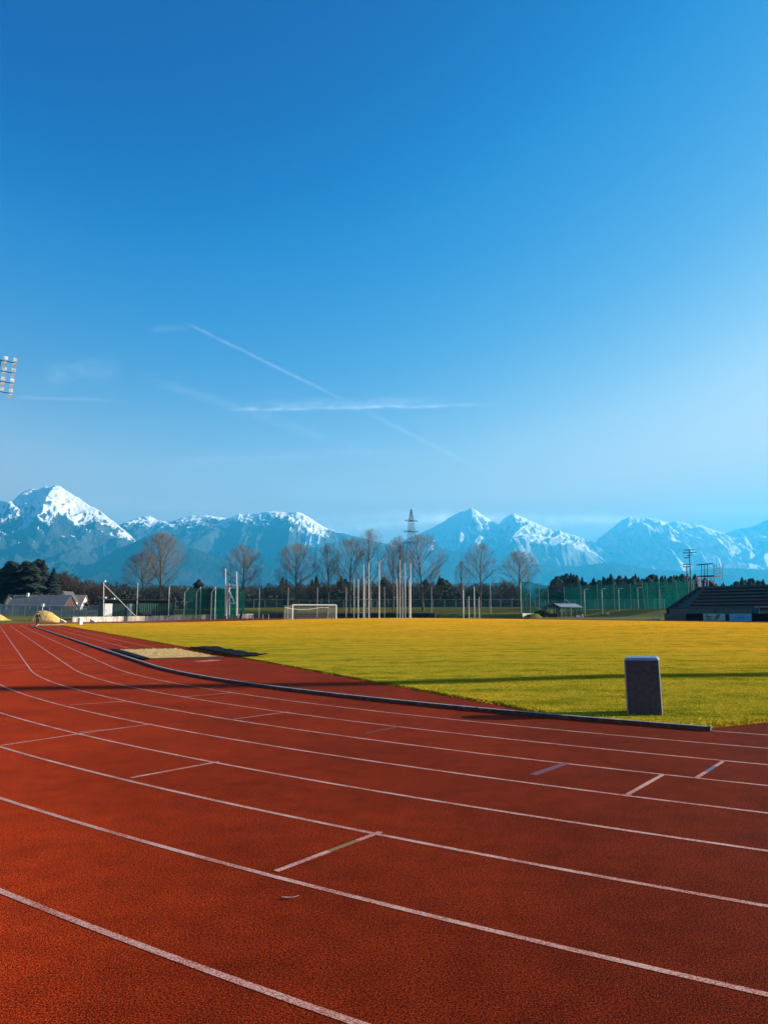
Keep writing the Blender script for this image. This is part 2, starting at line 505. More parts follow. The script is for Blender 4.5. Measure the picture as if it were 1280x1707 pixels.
# the red surface: everything inside the outer kerb, as scan lines across the long axis
SO = 47.3
avals = np.concatenate([-SO + SO * (1 - np.cos(np.linspace(0.02, math.pi / 2, 60))), np.linspace(0, SL, 64)[1:-1],
                        SL + SO * np.sin(np.linspace(0, math.pi / 2 - .02, 60))])
half = np.sqrt(np.maximum(SO ** 2 - np.where(avals < 0, avals, np.where(avals > SL, avals - SL, 0)) ** 2, .01))
t = np.linspace(-1, 1, 80)
aa = np.repeat(avals[:, None], 80, 1); bb = half[:, None] * t[None]
tag(sheet('running_track', (aa, bb), M_TRACK, 0.0), kind='structure')
aa, bb = np.meshgrid(np.linspace(SL + .5, 100.5, 12), np.linspace(-47.3, -36.6, 12), indexing='ij')
tag(sheet('track_chute', (aa, bb), M_TRACK, 0.004), kind='structure')
aa, bb = np.meshgrid(np.linspace(100.4, 131, 20), np.linspace(-43.2, -41.4, 3), indexing='ij')
tag(sheet('path', (aa, bb), simple('pink_path', (.30, .07, .05), .95, var=.3, scale=2), 0.02, hfun=Tf), kind='structure')

# turf of the infield, standing a little proud of the red surface
GA0, GA1, GB0 = -18.1, 102.5, -32.5


def ghf(x, y):
    a, b = AB(np.asarray(x, float), np.asarray(y, float))
    e = np.minimum(np.minimum(a - GA0, GA1 - a), np.minimum(b - GB0, 36.2 - sdist(x, y)))
    return Hf(x, y) + .022 + .09 * sst(e, 0, 7)


ga = np.concatenate([np.linspace(GA0, 0, 60), np.linspace(0, GA1, 130)[1:]])
gh = np.sqrt(36.25 ** 2 - np.where(ga < 0, ga, np.where(ga > SL, ga - SL, 0)) ** 2)
lo = np.maximum(-gh, GB0); hi = gh
rngn = np.random.default_rng(5)
lo = lo + rngn.uniform(-.07, .07, len(lo)) * (lo > -gh + .001)
t = np.concatenate([[0, .0001], np.linspace(.002, 1, 120)])
aa = np.repeat(ga[:, None], len(t), 1); bb = lo[:, None] + (hi - lo)[:, None] * t[None]
x, y = SC(aa, bb); z = ghf(x, y)
z[:, 0] -= .06; z[:, -1] -= .06
z[0, :] = Hf(x[0], y[0]) + .0; 
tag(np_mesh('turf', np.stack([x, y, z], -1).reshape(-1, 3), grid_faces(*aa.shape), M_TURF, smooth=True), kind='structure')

# grass blades, near part of the turf
rg = np.random.default_rng(11)
n = 420000
D_ = 11.3 + (31 - 11.3) * rg.random(n) ** 1.1; az_ = rg.uniform(-.30, .56, n)
gxp = D_ * az_; gyp = D_
a_, b_ = AB(gxp, gyp)
s_ = sdist(gxp, gyp)
inside = (a_ > GA0 - .05) & (b_ > GB0 - .05) & (s_ < 36.32)
keep = inside & (rg.random(n) < np.clip(1.25 - D_ / 25, 0, 1) * .6 + .8 * (D_ < 15) * (np.abs(b_ + 32.4) < .12))
gxp, gyp, D_, s_, a_, b_ = gxp[keep], gyp[keep], D_[keep], s_[keep], a_[keep], b_[keep]
n = len(gxp)
edge = np.minimum(np.minimum(36.3 - s_, a_ - GA0), b_ - GB0)
h = rg.uniform(.006, .020, n) * (1 + .9 * (edge < .3) * rg.random(n))
w = rg.uniform(.004, .009, n) * (1 + D_ / 25)
ang = rg.uniform(0, 2 * np.pi, n); lean = rg.normal(0, .02, (n, 2))
zb = ghf(gxp, gyp) - .012
zb = np.where(edge < 0.02, Hf(gxp, gyp), zb)
P0 = np.stack([gxp - np.cos(ang) * w, gyp - np.sin(ang) * w, zb], -1)
P1 = np.stack([gxp + np.cos(ang) * w, gyp + np.sin(ang) * w, zb], -1)
P2 = np.stack([gxp + lean[:, 0], gyp + lean[:, 1], zb + h + .012], -1)
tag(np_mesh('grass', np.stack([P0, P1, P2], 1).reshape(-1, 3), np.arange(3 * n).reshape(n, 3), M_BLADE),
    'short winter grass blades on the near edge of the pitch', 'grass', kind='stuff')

# lane lines -------------------------------------------------------
ln_v, ln_f = [], []


def stadium_path(r, a_from=-1, full=True, ds=.5, t0=None, t1=None):
    pts = []
    t0 = -math.pi / 2 if t0 is None else t0
    # near bend from right straight to left straight, left straight, far bend, right straight
    for th in np.arange(0, math.pi + 1e-6, ds / r): pts.append((-math.sin(th) * r, math.cos(th) * r))
    for a in np.arange(ds, SL, 2.0): pts.append((a, -r))
    for th in np.arange(0, math.pi + 1e-6, 2 * ds / r): pts.append((SL + math.sin(th) * r, -math.cos(th) * r))
    for a in np.arange(SL - 1, 0, -2.0): pts.append((a, r))
    pts.append(pts[0])
    return pts


def ribbon(pts, w, dz, ins=True):
    """closed/open strip of half width w/2 each side of pts (a, b)"""
    P = np.array([SC(a, b) for a, b in pts]); d = np.gradient(P, axis=0)
    if np.allclose(P[0], P[-1]): d[0] = d[-1] = P[1] - P[-2]
    d /= np.linalg.norm(d, axis=1)[:, None] + 1e-9; nn = np.stack([-d[:, 1], d[:, 0]], 1)
    A = P + nn * w / 2; B = P - nn * w / 2
    dz = .0025 + .00007 * np.hypot(A[:, 0], A[:, 1])
    zA = Hf(A[:, 0], A[:, 1]) + dz; zB = Hf(B[:, 0], B[:, 1]) + dz
    o = sum(len(q) for q in ln_v)
    v = np.empty((2 * len(P), 3)); v[0::2] = np.c_[A, zA]; v[1::2] = np.c_[B, zB]
    i = np.arange(len(P) - 1) * 2 + o
    ln_v.append(v); ln_f.append(np.stack([i, i + 1, i + 3, i + 2], 1))


for k in range(1, 9): ribbon(stadium_path(RK + LW * k), .05, .006)
# the painted line that stands in for the kerb where the kerb is lifted out
K_END = math.atan2(*[q for q in (lambda ab: (-ab[0], ab[1]))(AB(*ground_at(1187, 1216)))])   # angle on near bend
ribbon([(-math.sin(th) * RK, math.cos(th) * RK) for th in np.linspace(-.02, K_END - .001, 60)], .05, .006)
tag(np_mesh('lane_lines', np.concatenate(ln_v), np.concatenate(ln_f), M_LINE), kind='structure')


def mark(name, p, q, mat, w=.05, dz=.0075, trim=0):
    a = Vector((*ground_at(*p), 0)); b = Vector((*ground_at(*q), 0)); d = (b - a)
    n_ = max(2, int(d.length / .5)); u = d.normalized(); nn = Vector((-u.y, u.x, 0)) * w / 2
    vs = []
    for i in range(n_ + 1):
        c = a + d * (i / n_)
        for s in (1, -1):
            e = c + nn * s; vs.append((e.x, e.y, float(Hf(e.x, e.y)) + .0032 + (dz - .0075) * .3 + .00008 * math.hypot(e.x, e.y)))
    fs = [(2 * i, 2 * i + 1, 2 * i + 3, 2 * i + 2) for i in range(n_)]
    me = bpy.data.meshes.new(name); me.from_pydata(vs, [], fs); me.materials.append(mat)
    o = bpy.data.objects.new(name, me); C.objects.link(o); tag(o, kind='structure'); return o


def lerp(p, q, t): return (p[0] + (q[0] - p[0]) * t, p[1] + (q[1] - p[1]) * t)


def gl(p, q, t):
    """split a ground segment in world space, back to photo pixels"""
    a = Vector(ground_at(*p)); b = Vector(ground_at(*q)); c = a.lerp(b, t)
    cc, ss = math.cos(PITCH), math.sin(PITCH)
    yc = c.y * cc + (-HC) * ss; zc = -c.y * ss + (-HC) * cc
    return 640 + F * c.x / yc, 853.5 - F * zc / yc


for p, q, spec in [((460, 1453.5), (635, 1387.5), [(0, .46, M_LINE), (.46, .75, M_GREEN_LINE), (.75, 1, M_LINE)]),
                   ((218, 1297.5), (365, 1270.5), [(0, .4, M_LINE), (.4, .68, M_FAINT), (.68, 1, M_LINE)]),
                   ((2, 1243.5), (135, 1223.5), [(0, 1, M_LINE)]), ((135, 1223.5), (253, 1207.5), [(0, 1, M_LINE)]),
                   ((132, 1221), (174, 1217), [(0, 1, M_FAINT)]),
                   ((114, 1176), (210, 1169.3), [(0, .3, M_LINE), (.3, .7, M_FAINT), (.7, 1, M_LINE)]),
                   ((307, 1162), (386, 1155.6), [(0, .4, M_LINE), (.4, .8, M_FAINT), (.8, 1, M_LINE)]),
                   ((390, 1199.5), (480, 1187.3), [(0, .5, M_LINE), (.5, .8, M_FAINT), (.8, 1, M_LINE)]),
                   ((610, 1223), (666, 1211.5), [(0, 1, M_BLUE_LINE)]),
                   ((1045, 1326), (1105, 1292), [(0, 1, M_LINE)]),
                   ((1160, 1298), (1205, 1270), [(0, .35, M_LINE), (.35, .7, M_BLUE_STRONG), (.7, 1, M_LINE)]),
                   ((0, 1110), (206, 1101), [(0, 1, M_FAINT)]), ((0, 1115), (36, 1113.5), [(0, 1, M_LINE)]),
                   ((70, 1113.4), (95, 1112), [(0, 1, M_LINE)]), ((136, 1111.6), (159, 1111), [(0, 1, M_LINE)]),
                   ((24, 1120.5), (72, 1118), [(0, 1, M_FAINT)]), ((148, 1126.6), (159, 1126), [(0, 1, M_LINE)]),
                   ((200, 1124.5), (215, 1124), [(0, 1, M_FAINT)]), ((214, 1142), (278, 1139), [(0, 1, M_FAINT)])]:
    for t0, t1, m in spec: mark('track_marking', gl(p, q, t0), gl(p, q, t1), m)
mark('track_marking', (888, 1292.5), (943, 1273.5), M_BLUE_LINE, w=.09)
mark('track_marking', (330, 1103.3), (362, 1100.6), M_FAINT, w=.55, dz=.005)
for b0 in (-35.15, -33.95):                     # long jump runway
    pts = [(a, b0) for a in np.arange(12.1, 88, 2)]
    ln_v, ln_f = [], []; ribbon(pts, .05, .006)
    tag(np_mesh('runway_line', np.concatenate(ln_v), np.concatenate(ln_f), M_LINE), kind='structure')

# kerb -------------------------------------------------------------
kv = MB(); prof = [(-.05, .0), (-.05, .045), (-.042, .062), (.042, .062), (.05, .045), (.05, .0)]
kpts = [(-math.sin(th) * RK, math.cos(th) * RK) for th in np.arange(K_END, math.pi, .5 / RK)] + [(a, -RK) for a in np.arange(0, SL, 1.5)] + \
       [(SL + math.sin(th) * RK, -math.cos(th) * RK) for th in np.arange(0, math.pi * 1.0, 1 / RK)]
KP = np.array([SC(a, b) for a, b in kpts]); kd = np.gradient(KP, axis=0); kd /= np.linalg.norm(kd, axis=1)[:, None]; kn = np.stack([-kd[:, 1], kd[:, 0]], 1)
vs = []
for p_, n_ in zip(KP, kn):
    for u_, z_ in prof:
        q_ = p_ + n_ * u_; vs.append((q_[0], q_[1], float(Hf(*p_)) + z_ + .004))
m_ = len(prof); fs = [(i * m_ + j, i * m_ + j + 1, (i + 1) * m_ + j + 1, (i + 1) * m_ + j) for i in range(len(KP) - 1) for j in range(m_ - 1)]
fs += [tuple(range(m_))[::-1]]
kv.add(vs, fs)


def kerb_mat():
    m, T, b = new_mat('kerb_aluminium')
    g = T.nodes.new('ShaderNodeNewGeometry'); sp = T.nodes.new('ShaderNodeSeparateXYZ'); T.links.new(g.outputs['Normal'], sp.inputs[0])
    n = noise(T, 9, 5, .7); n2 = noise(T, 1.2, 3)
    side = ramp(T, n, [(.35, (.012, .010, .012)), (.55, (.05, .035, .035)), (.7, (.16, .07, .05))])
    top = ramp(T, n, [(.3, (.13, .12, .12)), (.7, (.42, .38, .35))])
    f = ramp(T, sp.outputs[2], [(.55, (0, 0, 0)), (.8, (1, 1, 1))])  # shaded sides and brighter top put into the colour by surface normal
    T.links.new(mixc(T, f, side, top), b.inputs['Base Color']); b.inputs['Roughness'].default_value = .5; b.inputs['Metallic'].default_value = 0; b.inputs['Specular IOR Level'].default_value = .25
    return m


kerb = kv.build('kerb_rail', kerb_mat())
tag(kerb, 'low grey metal kerb rail curving along the inside edge of lane one', 'kerb rail')
for i in range(0, len(KP) - 2, 8):
    jm = MB()
    p_ = KP[i]; n_ = kn[i]; d_ = kd[i]; z_ = float(Hf(*p_)) + .004
    c_ = [p_ + n_ * s * .053 + d_ * e for s in (-1, 1) for e in (-.02, .02)]
    jm.hexa([(*c_[0], z_), (*c_[1], z_), (*c_[3], z_), (*c_[2], z_), (*c_[0], z_ + .066), (*c_[1], z_ + .066), (*c_[3], z_ + .066), (*c_[2], z_ + .066)])
    jm.build('joint_sleeve', M_DARK, kerb)

# sand pits and their covers --------------------------------------


def pit(name, a0, a1, b0, b1, label, seed):
    n1, n2 = 70, 30
    aa, bb = np.meshgrid(np.linspace(a0, a1, n1), np.linspace(b0, b1, n2), indexing='ij')
    x, y = SC(aa, bb); r_ = np.random.default_rng(seed)
    z = Hf(x, y) + .03 + r_.normal(0, .018, x.shape)
    z[0] = z[-1] = Hf(x[0], y[0]).mean() + .008; z[:, 0] = z[:, -1] = .008 + Hf(x[:, 0], y[:, 0])
    o = np_mesh(name, np.stack([x, y, z], -1).reshape(-1, 3), grid_faces(n1, n2), M_SAND, smooth=True)
    tag(o, label, 'sand pit'); return o


sp1 = pit('sand_pit', 3.75, 11.75, -35.9, -33.15, 'long jump pit of pale raked sand between kerb and turf, nearer of the two pits', 3)
sp2 = pit('sand_pit', 88, 94, -35.6, -32.0, 'far sand pit, a thin pale strip where the runway lines end beside the turf', 4)
mb = MB(); mb.sbox(3.65, 11.85, -35.98, -35.9, .0, .05); mb.sbox(3.62, 3.72, -35.9, -33.1, 0, .05); mb.sbox(11.78, 11.9, -35.9, -33.1, 0, .05)
mb.build('timber_edge', simple('dark_edge_board', (.05, .03, .025), .9), sp1)


def cover(name, ca, cb, la, lb, label, seed, amp):
    n1, n2 = 60, 16
    aa, bb = np.meshgrid(np.linspace(ca - la / 2, ca + la / 2, n1), np.linspace(cb - lb / 2, cb + lb / 2, n2), indexing='ij')
    r_ = np.random.default_rng(seed)
    wv = sum(amp * r_.uniform(.3, 1) / (k + 1) * np.sin(aa * (k * 1.3 + .8) + bb * r_.uniform(-3, 3) * (k + 1) + r_.uniform(0, 6)) for k in range(6))
    bb = bb + wv * 1.5
    x, y = SC(aa, bb); z = np.maximum(ghf(x, y), Hf(x, y)) + .03 + np.abs(wv)
    top = np.stack([x, y, z], -1).reshape(-1, 3)
    o = np_mesh(name, top, grid_faces(n1, n2), M_BLACK, smooth=True)
    sm = o.modifiers.new('thickness', 'SOLIDIFY'); sm.thickness = .02; sm.offset = -1
    tag(o, label, 'pit cover'); return o


cover('pit_cover', 7.6, -36.12 + .0, 8.4, .36, 'flat black sheet lying between the sand pit and the kerb rail', 8, .004)
cover('pit_cover', 7.6, -32.0, 8.6, 1.15, 'crumpled black sheet pulled off the sand pit onto the turf', 2, .075)

# leaf on the track
lf = MB(); gx_, gy_ = ground_at(484, 1500)
pts = [(-.055, 0, .012), (-.02, .012, .004), (.02, .014, .004), (.055, .004, .018), (.02, -.006, .012), (-.02, -.008, .010)]
lf.add([(gx_ + p[0], gy_ + p[1], p[2] + .006) for p in pts], [(0, 5, 1), (1, 5, 4, 2), (2, 4, 3)])
lo_ = lf.build('dry_leaf', simple('pale_dry_leaf', (.9, .8, .65), .8)); sm = lo_.modifiers.new('t', 'SOLIDIFY'); sm.thickness = .002
tag(lo_, 'small pale curled leaf lying alone on the red track', 'leaf')

# ------------------------------------------------------------------ litter bins
BINC = simple('blue_grey_bin_metal', (.017, .029, .042), .6, .0, var=.5, scale=14)
BINTOP = simple('bin_lid_metal', (.22, .25, .28), .4, .3)


def make_bin(loc, rz, label, Wd=.66, H_=.98, Dp=.42, lock=True, mats=(BINC, BINTOP)):
    r = empty('litter_bin', loc, label, 'litter bin', rz=rz)
    if lock: r.rotation_euler.y = R(-1.2)
    b = MB(); w0, w1, d0, d1 = Wd / 2, Wd / 2 * .99, Dp / 2, Dp / 2 * .98
    b.hexa([(-w0, -d0, 0), (w0, -d0, 0), (w0, d0, 0), (-w0, d0, 0), (-w1, -d1, H_ * .965), (w1, -d1, H_ * .965), (w1, d1, H_ * .965), (-w1, d1, H_ * .965)])
    b.build('body', mats[0], r, bevel=.008)
    l = MB(); e = .008
    l.hexa([(-w1 - e, -d1 - e, H_ * .965 + .003), (w1 + e, -d1 - e, H_ * .965 + .003), (w1 + e, d1 + e, H_ * .965 + .003), (-w1 - e, d1 + e, H_ * .965 + .003),
            (-w1 + .03, -d1 + .07, H_ + .012), (w1 - .03, -d1 + .07, H_ + .012), (w1 - .03, d1 - .02, H_ + .03), (-w1 + .03, d1 - .02, H_ + .03)])
    l.build('lid', mats[1], r, bevel=.004)
    if lock:
        k = MB(); k.tube((.0, -d1 - .022, H_ * .80), (.0, -d1 + .01, H_ * .80), .020, n=12); k.build('lock', M_DARK, r)
        t = MB(); t.hexa([(-w0 - .004, -d0 - .003, .004), (-w0 + .02, -d0 - .003, .004), (-w0 + .02, -d0 + .02, .004), (-w0 - .004, -d0 + .02, .004),
                          (-w1 - .004, -d1 - .003, H_ * .96), (-w1 + .02, -d1 - .003, H_ * .96), (-w1 + .02, -d1 + .02, H_ * .96), (-w1 - .004, -d1 + .02, H_ * .96)])
        t.build('corner_strip', BINTOP, r)
    return r


bx, by = ground_at(1075, 1190, .04)
make_bin((bx + .07, by + .2, float(ghf(bx, by)) - .03), R(-21.5), 'waist-high blue-grey metal litter bin on the turf beside the kerb end', Wd=.575)
p = W(133.5, 1041, 109); 
make_bin((p.x, p.y, zt(p.x, p.y)), R(-30), 'small far bin, white on its sunny side, by the end of the turf', Wd=.45, H_=.92, Dp=.5, lock=False,
         mats=(simple('pale_grey_bin', (.45, .45, .45), .5), simple('pale_grey_bin', (.45, .45, .45), .5)))

# ------------------------------------------------------------------ floodlight masts


def mast(loc, h, rz, label, hw=4.3, hh=5.3):
    r = empty('floodlight_mast', loc, label, 'floodlight mast', 'floodlight masts', rz)
    m = MB(); m.tube((0, 0, 0), (0, 0, h), .78, .42, 16); m.build('pole', M_GALV, r)
    f = MB()
    tilt = R(22)
    def P(u, w, o=0):   # head plane point: u sideways, w down from the top
        return (u, -.45 - o - math.sin(tilt) * (hh - w), h + .8 - w)
    rows = 4
    for i in range(rows):
        w = .5 + i * hh * .30
        f.tube(P(-hw, w), P(hw, w), .07, n=5)
    for u in (-hw * .5, 0, hw * .5): f.tube(P(u, .3), P(u, hh), .06, n=5)
    f.tube((0, 0, h - .5), P(0, 1.2), .08); f.tube((0, 0, h - hh + 1.5), P(0, hh - .8), .08)
    f.build('head_frame', M_DARK, r)
    k = 0
    for i in range(rows):
        w = .5 + i * hh * .30
        for j in range(7):
            u = -hw + .1 + j * (2 * hw - .2) / 6
            for s in (-1, 1):
                if i == rows - 1 and s == 1 and j % 2: continue
                c = Vector(P(u, w + s * .42, .28))
                b = MB(); mm = Matrix.Rotation(R(14 * s + 25), 3, 'X')
                q = [(-.31, -.14, -.27), (.31, -.14, -.27), (.22, .24, -.18), (-.22, .24, -.18), (-.31, -.14, .27), (.31, -.14, .27), (.22, .24, .18), (-.22, .24, .18)]
                b.hexa([tuple(c + mm @ Vector(e)) for e in q]); b.tube(P(u, w), tuple(c), .035, n=4)
                b.build('lamp', M_LAMP, r)
    return r


mp = W(-29, 620, 122)
mast((mp.x, mp.y, 0), W(0, 600, 122).z - .5, R(38), 'tall floodlight mast at the left edge, past the end of the straight')
mast((72.5, 30.6, 0), 38, R(-120), 'tall floodlight mast beside the pitch whose long thin shadow crosses the track')

# ------------------------------------------------------------------ wall round the far bend
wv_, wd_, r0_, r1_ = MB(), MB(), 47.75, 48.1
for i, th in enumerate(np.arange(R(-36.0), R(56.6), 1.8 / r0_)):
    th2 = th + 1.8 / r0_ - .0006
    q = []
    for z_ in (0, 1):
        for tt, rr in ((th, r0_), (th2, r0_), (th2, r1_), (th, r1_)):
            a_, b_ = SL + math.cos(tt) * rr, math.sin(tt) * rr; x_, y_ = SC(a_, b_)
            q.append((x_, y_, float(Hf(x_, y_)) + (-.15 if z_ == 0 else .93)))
    (wv_ if th < R(8) else wd_).hexa(q)  # right part of the same wall takes a near-black colour
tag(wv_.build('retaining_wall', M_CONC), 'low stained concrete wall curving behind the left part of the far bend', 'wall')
tag(wd_.build('retaining_wall', simple('dark_wall', (.010, .016, .026), .8, var=.6)), 'low black wall behind the far bend, from the goal to the last bare tree', 'wall')
q = [W(871, 1031, 146), W(894, 1031, 147.5)]
mb = MB(); d_ = Vector((.55, .84, 0))
for (c1, c2) in ((q[0], q[1]),):
    z_ = float(Hf(c1.x, c1.y))
    mb.hexa([(c1.x, c1.y, z_ - .1), (c2.x, c2.y, z_ - .1), (c2.x + .4, c2.y + .3, z_ - .1), (c1.x + .1, c1.y + .4, z_ - .1),
             (c1.x, c1.y, z_ + .95), (c2.x, c2.y, z_ + .8), (c2.x + .4, c2.y + .3, z_ + .8), (c1.x + .1, c1.y + .4, z_ + .95)])
tag(mb.build('retaining_wall', simple('pale_render', (.75, .68, .6), .9)), 'short whitewashed wall end beside the dark bush', 'wall')

# ------------------------------------------------------------------ net fences


def fence(name, pts, h, label, cat, net, post_m, post_r=.05, drop=0.0, hp=None, base=None, nz=0.0, group=None, rail=False, lean=0):
    """pts: list of (x, y) post feet; netting between; parts: post, netting"""
    r = empty(name, (pts[0][0], pts[0][1], zt(*pts[0])), label, cat, group)
    O = Vector(r.location)
    feet = [Vector((x, y, zt(x, y) if base is None else base)) for x, y in pts]
    for f_ in feet:
        m = MB(); m.tube((0, 0, 0), (lean, 0, hp or h), post_r, post_r * .8, 6); m.build('post', post_m, r, loc=f_ - O)
    if net:
        m = MB()
        for p_, q_ in zip(feet[:-1], feet[1:]):
            k = 5
            for j in range(k):
                s0, s1 = j / k, (j + 1) / k; a_, b_ = p_.lerp(q_, s0) - O, p_.lerp(q_, s1) - O
                sag0, sag1 = drop * math.sin(math.pi * s0), drop * math.sin(math.pi * s1)
                o_ = Vector((0, .05, 0))
                m.add([a_ + o_ + Vector((0, 0, nz)), b_ + o_ + Vector((0, 0, nz)), b_ + o_ + Vector((0, 0, h - sag1)), a_ + o_ + Vector((0, 0, h - sag0))], [(0, 1, 2, 3)])
        m.build('netting', net, r)
    if rail:
        m = MB()
        for p_, q_ in zip(feet[:-1], feet[1:]): m.tube(p_ - O + Vector((0, 0, h)), q_ - O + Vector((0, 0, h)), .035, n=5)
        m.build('top_rail', post_m, r)
    return r


def row(px0, px1, D0, D1, n_):
    out = []
    for i in range(n_):
        t_ = i / (n_ - 1); p_ = W(px0 + (px1 - px0) * t_, 1020, D0 + (D1 - D0) * t_); out.append((p_.x, p_.y))
    return out


def at(lst, D):
    return [(W(px, 1020, D).x, D) for px in lst]


# grey chain-link fence on the left
fence('chain_link_fence', row(-40, 164, 163, 166, 11), 2.35, 'pale grey chain-link fence behind the sand heap on the left', 'fence', M_LINK, M_GALV, .05, rail=True)
# long fence along the top of the bank
fence('chain_link_fence', row(292, 872, 203, 206, 32), 2.0, 'long thin wire fence along the top of the bank behind the bare trees', 'fence', M_LINKFAR, M_GALV, .045, rail=True)
fence('chain_link_fence', row(876, 1108, 190, 176, 15), 2.2, 'wire fence with close posts behind the picnic shelter and lamps', 'fence', M_LINKFAR, M_GALV, .045, rail=True)
# ball stop: tall thin posts
fence('ball_stop_fence', at([432, 480, 529, 577], 163), 6.3, 'tall slim posts with thin netting behind the goal', 'fence', M_NETTHIN, M_GALV, .07)
fence('ball_stop_fence', at([641, 672, 719.5, 773, 818, 869], 160), 6.3, 'tall slim posts with thin netting right of the pylon', 'fence', M_NETTHIN, M_GALV, .06)
fence('ball_stop_fence', at([228, 281], 156), 6.7, 'two tall grey posts with netting in front of the dark green shed', 'fence', M_NETTHIN, M_POSTW, .08)
# green netting, right
fence('green_net_fence', row(869, 914, 164, 168, 4), 6.9, 'bright green netting right of the last bare tree', 'net fence', M_NET, M_NETPOST, .06, drop=.25)
fence('green_net_fence', row(914, 941, 174, 174, 2), 5.0, 'dark green netting gap left of the shelter roof', 'net fence', M_NET, M_NETPOST, .06, drop=.1, nz=2.2)
fence('green_net_fence', row(941, 1080, 176, 170, 6), 5.6, 'long green net fence behind the street lamps', 'net fence', M_NET, M_NETPOST, .06, drop=.35)
fence('green_net_fence', row(1075, 1160, 168, 160, 4), 5.9, 'tall green net fence that rises beside the grandstand', 'net fence', M_NET, M_NETPOST, .06, drop=.25, lean=-.4)
# leaning brace
a_ = W(942, 999, 176); b_ = W(952, 1007, 175)
m = MB(); m.tube(a_, b_, .07); tag(m.build('brace_pole', M_POSTW), 'pale slanting brace pole just above the shelter roof', 'pole')

# green throwing net on the left with bent posts
r = empty('practice_net', (W(307, 1020, 158).x, 158, zt(W(307, 1020, 158).x, 158)), 'deep green practice net with bent pale posts left of the lattice frame', 'practice net')
O = Vector(r.location); zb_ = O.z
feet = [(307, 158), (327, 154), (352, 154), (378, 156), (395, 160)]
cr = [Vector((W(px, 1020, D).x, D, zb_)) - O for px, D in feet]
hgt = 5.4
for i, c in enumerate(cr[:4]):
    k = MB(); k.tube(c, c + Vector((0, 0, hgt)), .08); k.tube(c + Vector((0, 0, hgt)), c + Vector((.75, .1, hgt + 1.15)), .07)
    if i in (1, 2): k.tube(c + Vector((.75, .1, hgt + 1.15)), c + Vector((.75, .1, 0)), .06)
    k.build('post', M_POSTW, r)
k = MB()
for p_, q_ in zip(cr[:-1], cr[1:]): k.add([p_, q_, q_ + Vector((0, 0, hgt + .9)), p_ + Vector((0, 0, hgt + .7))], [(0, 1, 2, 3)])
bk = [c + Vector((.6, 6, 0)) for c in cr]
for p_, q_ in zip(bk[:-1], bk[1:]): k.add([p_, q_, q_ + Vector((0, 0, hgt + .9)), p_ + Vector((0, 0, hgt + .7))], [(0, 1, 2, 3)])
k.build('netting', M_NET2, r)

# lattice frame with tall posts (px 373-397)
DL = 152
r = empty('net_lift_frame', W(385, 1025, DL), 'pale metal frame with a diagonal brace between two tall posts', 'frame')
O = Vector(r.location)
def PL(px, py, D=DL): return W(px, py, D) - O
for x0, top, dd in ((376, 948, 0), (394.5, 953, 0)):
    k = MB(); k.tube(PL(x0, 1027, DL + dd), PL(x0, top, DL + dd), .13, .10); k.build('tall_post', M_POSTW, r)
k = MB()
for seg in (((379, 976), (379, 1025)), ((396, 976), (396, 1025)), ((382.5, 972), (382.5, 1031))): k.tube(PL(*seg[0]), PL(*seg[1]), .07)
k.build('post', M_POSTW, r)
k = MB()
for seg in (((376, 975.5), (396, 975.5)), ((378, 1005.7), (392, 1005.7)), ((378, 976), (391, 1005)), ((378, 1004), (386, 994))): k.tube(PL(*seg[0]), PL(*seg[1]), .08)
k.build('brace', M_WHITE, r)

# hammer cage: two clusters of tall poles
def cage(name, specs, bars, label, D=149):
    c0 = W(specs[0][0], 1031.5, D); c0.z = float(ghf(c0.x, c0.y))
    r = empty(name, c0, label, 'throwing cage'); O = Vector(r.location)
    for px, top, rad, bend, dd in specs:
        p0 = W(px, 1031.5, D + dd); p0.z = float(Hf(p0.x, p0.y)); p1 = W(px, top, D + dd); p1.x = p0.x
        k = MB(); rad *= .82; k.tube(p0 - O, p1 - O, rad, rad * .75, 8)
        k.tube(p0 - O, p0 - O + Vector((0, 0, .08)), rad * 2.2, n=8)
        if bend: k.tube(p1 - O, p1 - O + Vector((bend[0], 0, bend[1])), rad * .7, n=6)
        k.build('post', M_POSTW, r)
    for (p_, q_) in bars:
        k = MB(); k.tube(W(*p_, D) - O, W(*q_, D) - O, .05); k.build('crossbar', M_POSTW, r)
    return r


cage('throwing_cage', [(590, 966, .10, None, 0), (597, 966, .10, None, 0), (606, 940, .11, None, 1), (608.4, 966, .14, (.5, .6), 0), (614.6, 938, .10, (.95, .95), 0),
                       (616.5, 965, .08, None, -1), (632, 939, .13, (.9, .95), 0)],
     [((592, 995.6), (600, 995.6)), ((608, 998.7), (621, 999.3)), ((616.5, 1018.5), (632, 1018.5)), ((597, 1021), (608.5, 1022)), ((629, 937.5), (636, 937.5))],
     'left cluster of tall white cage poles, two with bent tips, right of the goal')
cage('throwing_cage', [(662, 965, .11, None, 0), (666.8, 934, .08, None, 1.5), (671, 964, .11, (-.45, .45), 0), (675.6, 939, .10, None, 0), (684.6, 939, .12, None, 0),
                       (682.6, 966, .10, None, 1)],
     [((656, 995.6), (663, 995.6)), ((667, 995.6), (671, 995.6))], 'right cluster of tall white cage poles standing in front of the pylon')
cage('throwing_cage', [(772.5, 984, .10, None, 0), (781.8, 994, .09, None, 0), (791, 978, .11, None, 0), (799, 995, .08, None, 0)], [((782, 1030), (799, 1030))],
     'four short white poles in front of the smallest bare tree', D=150)

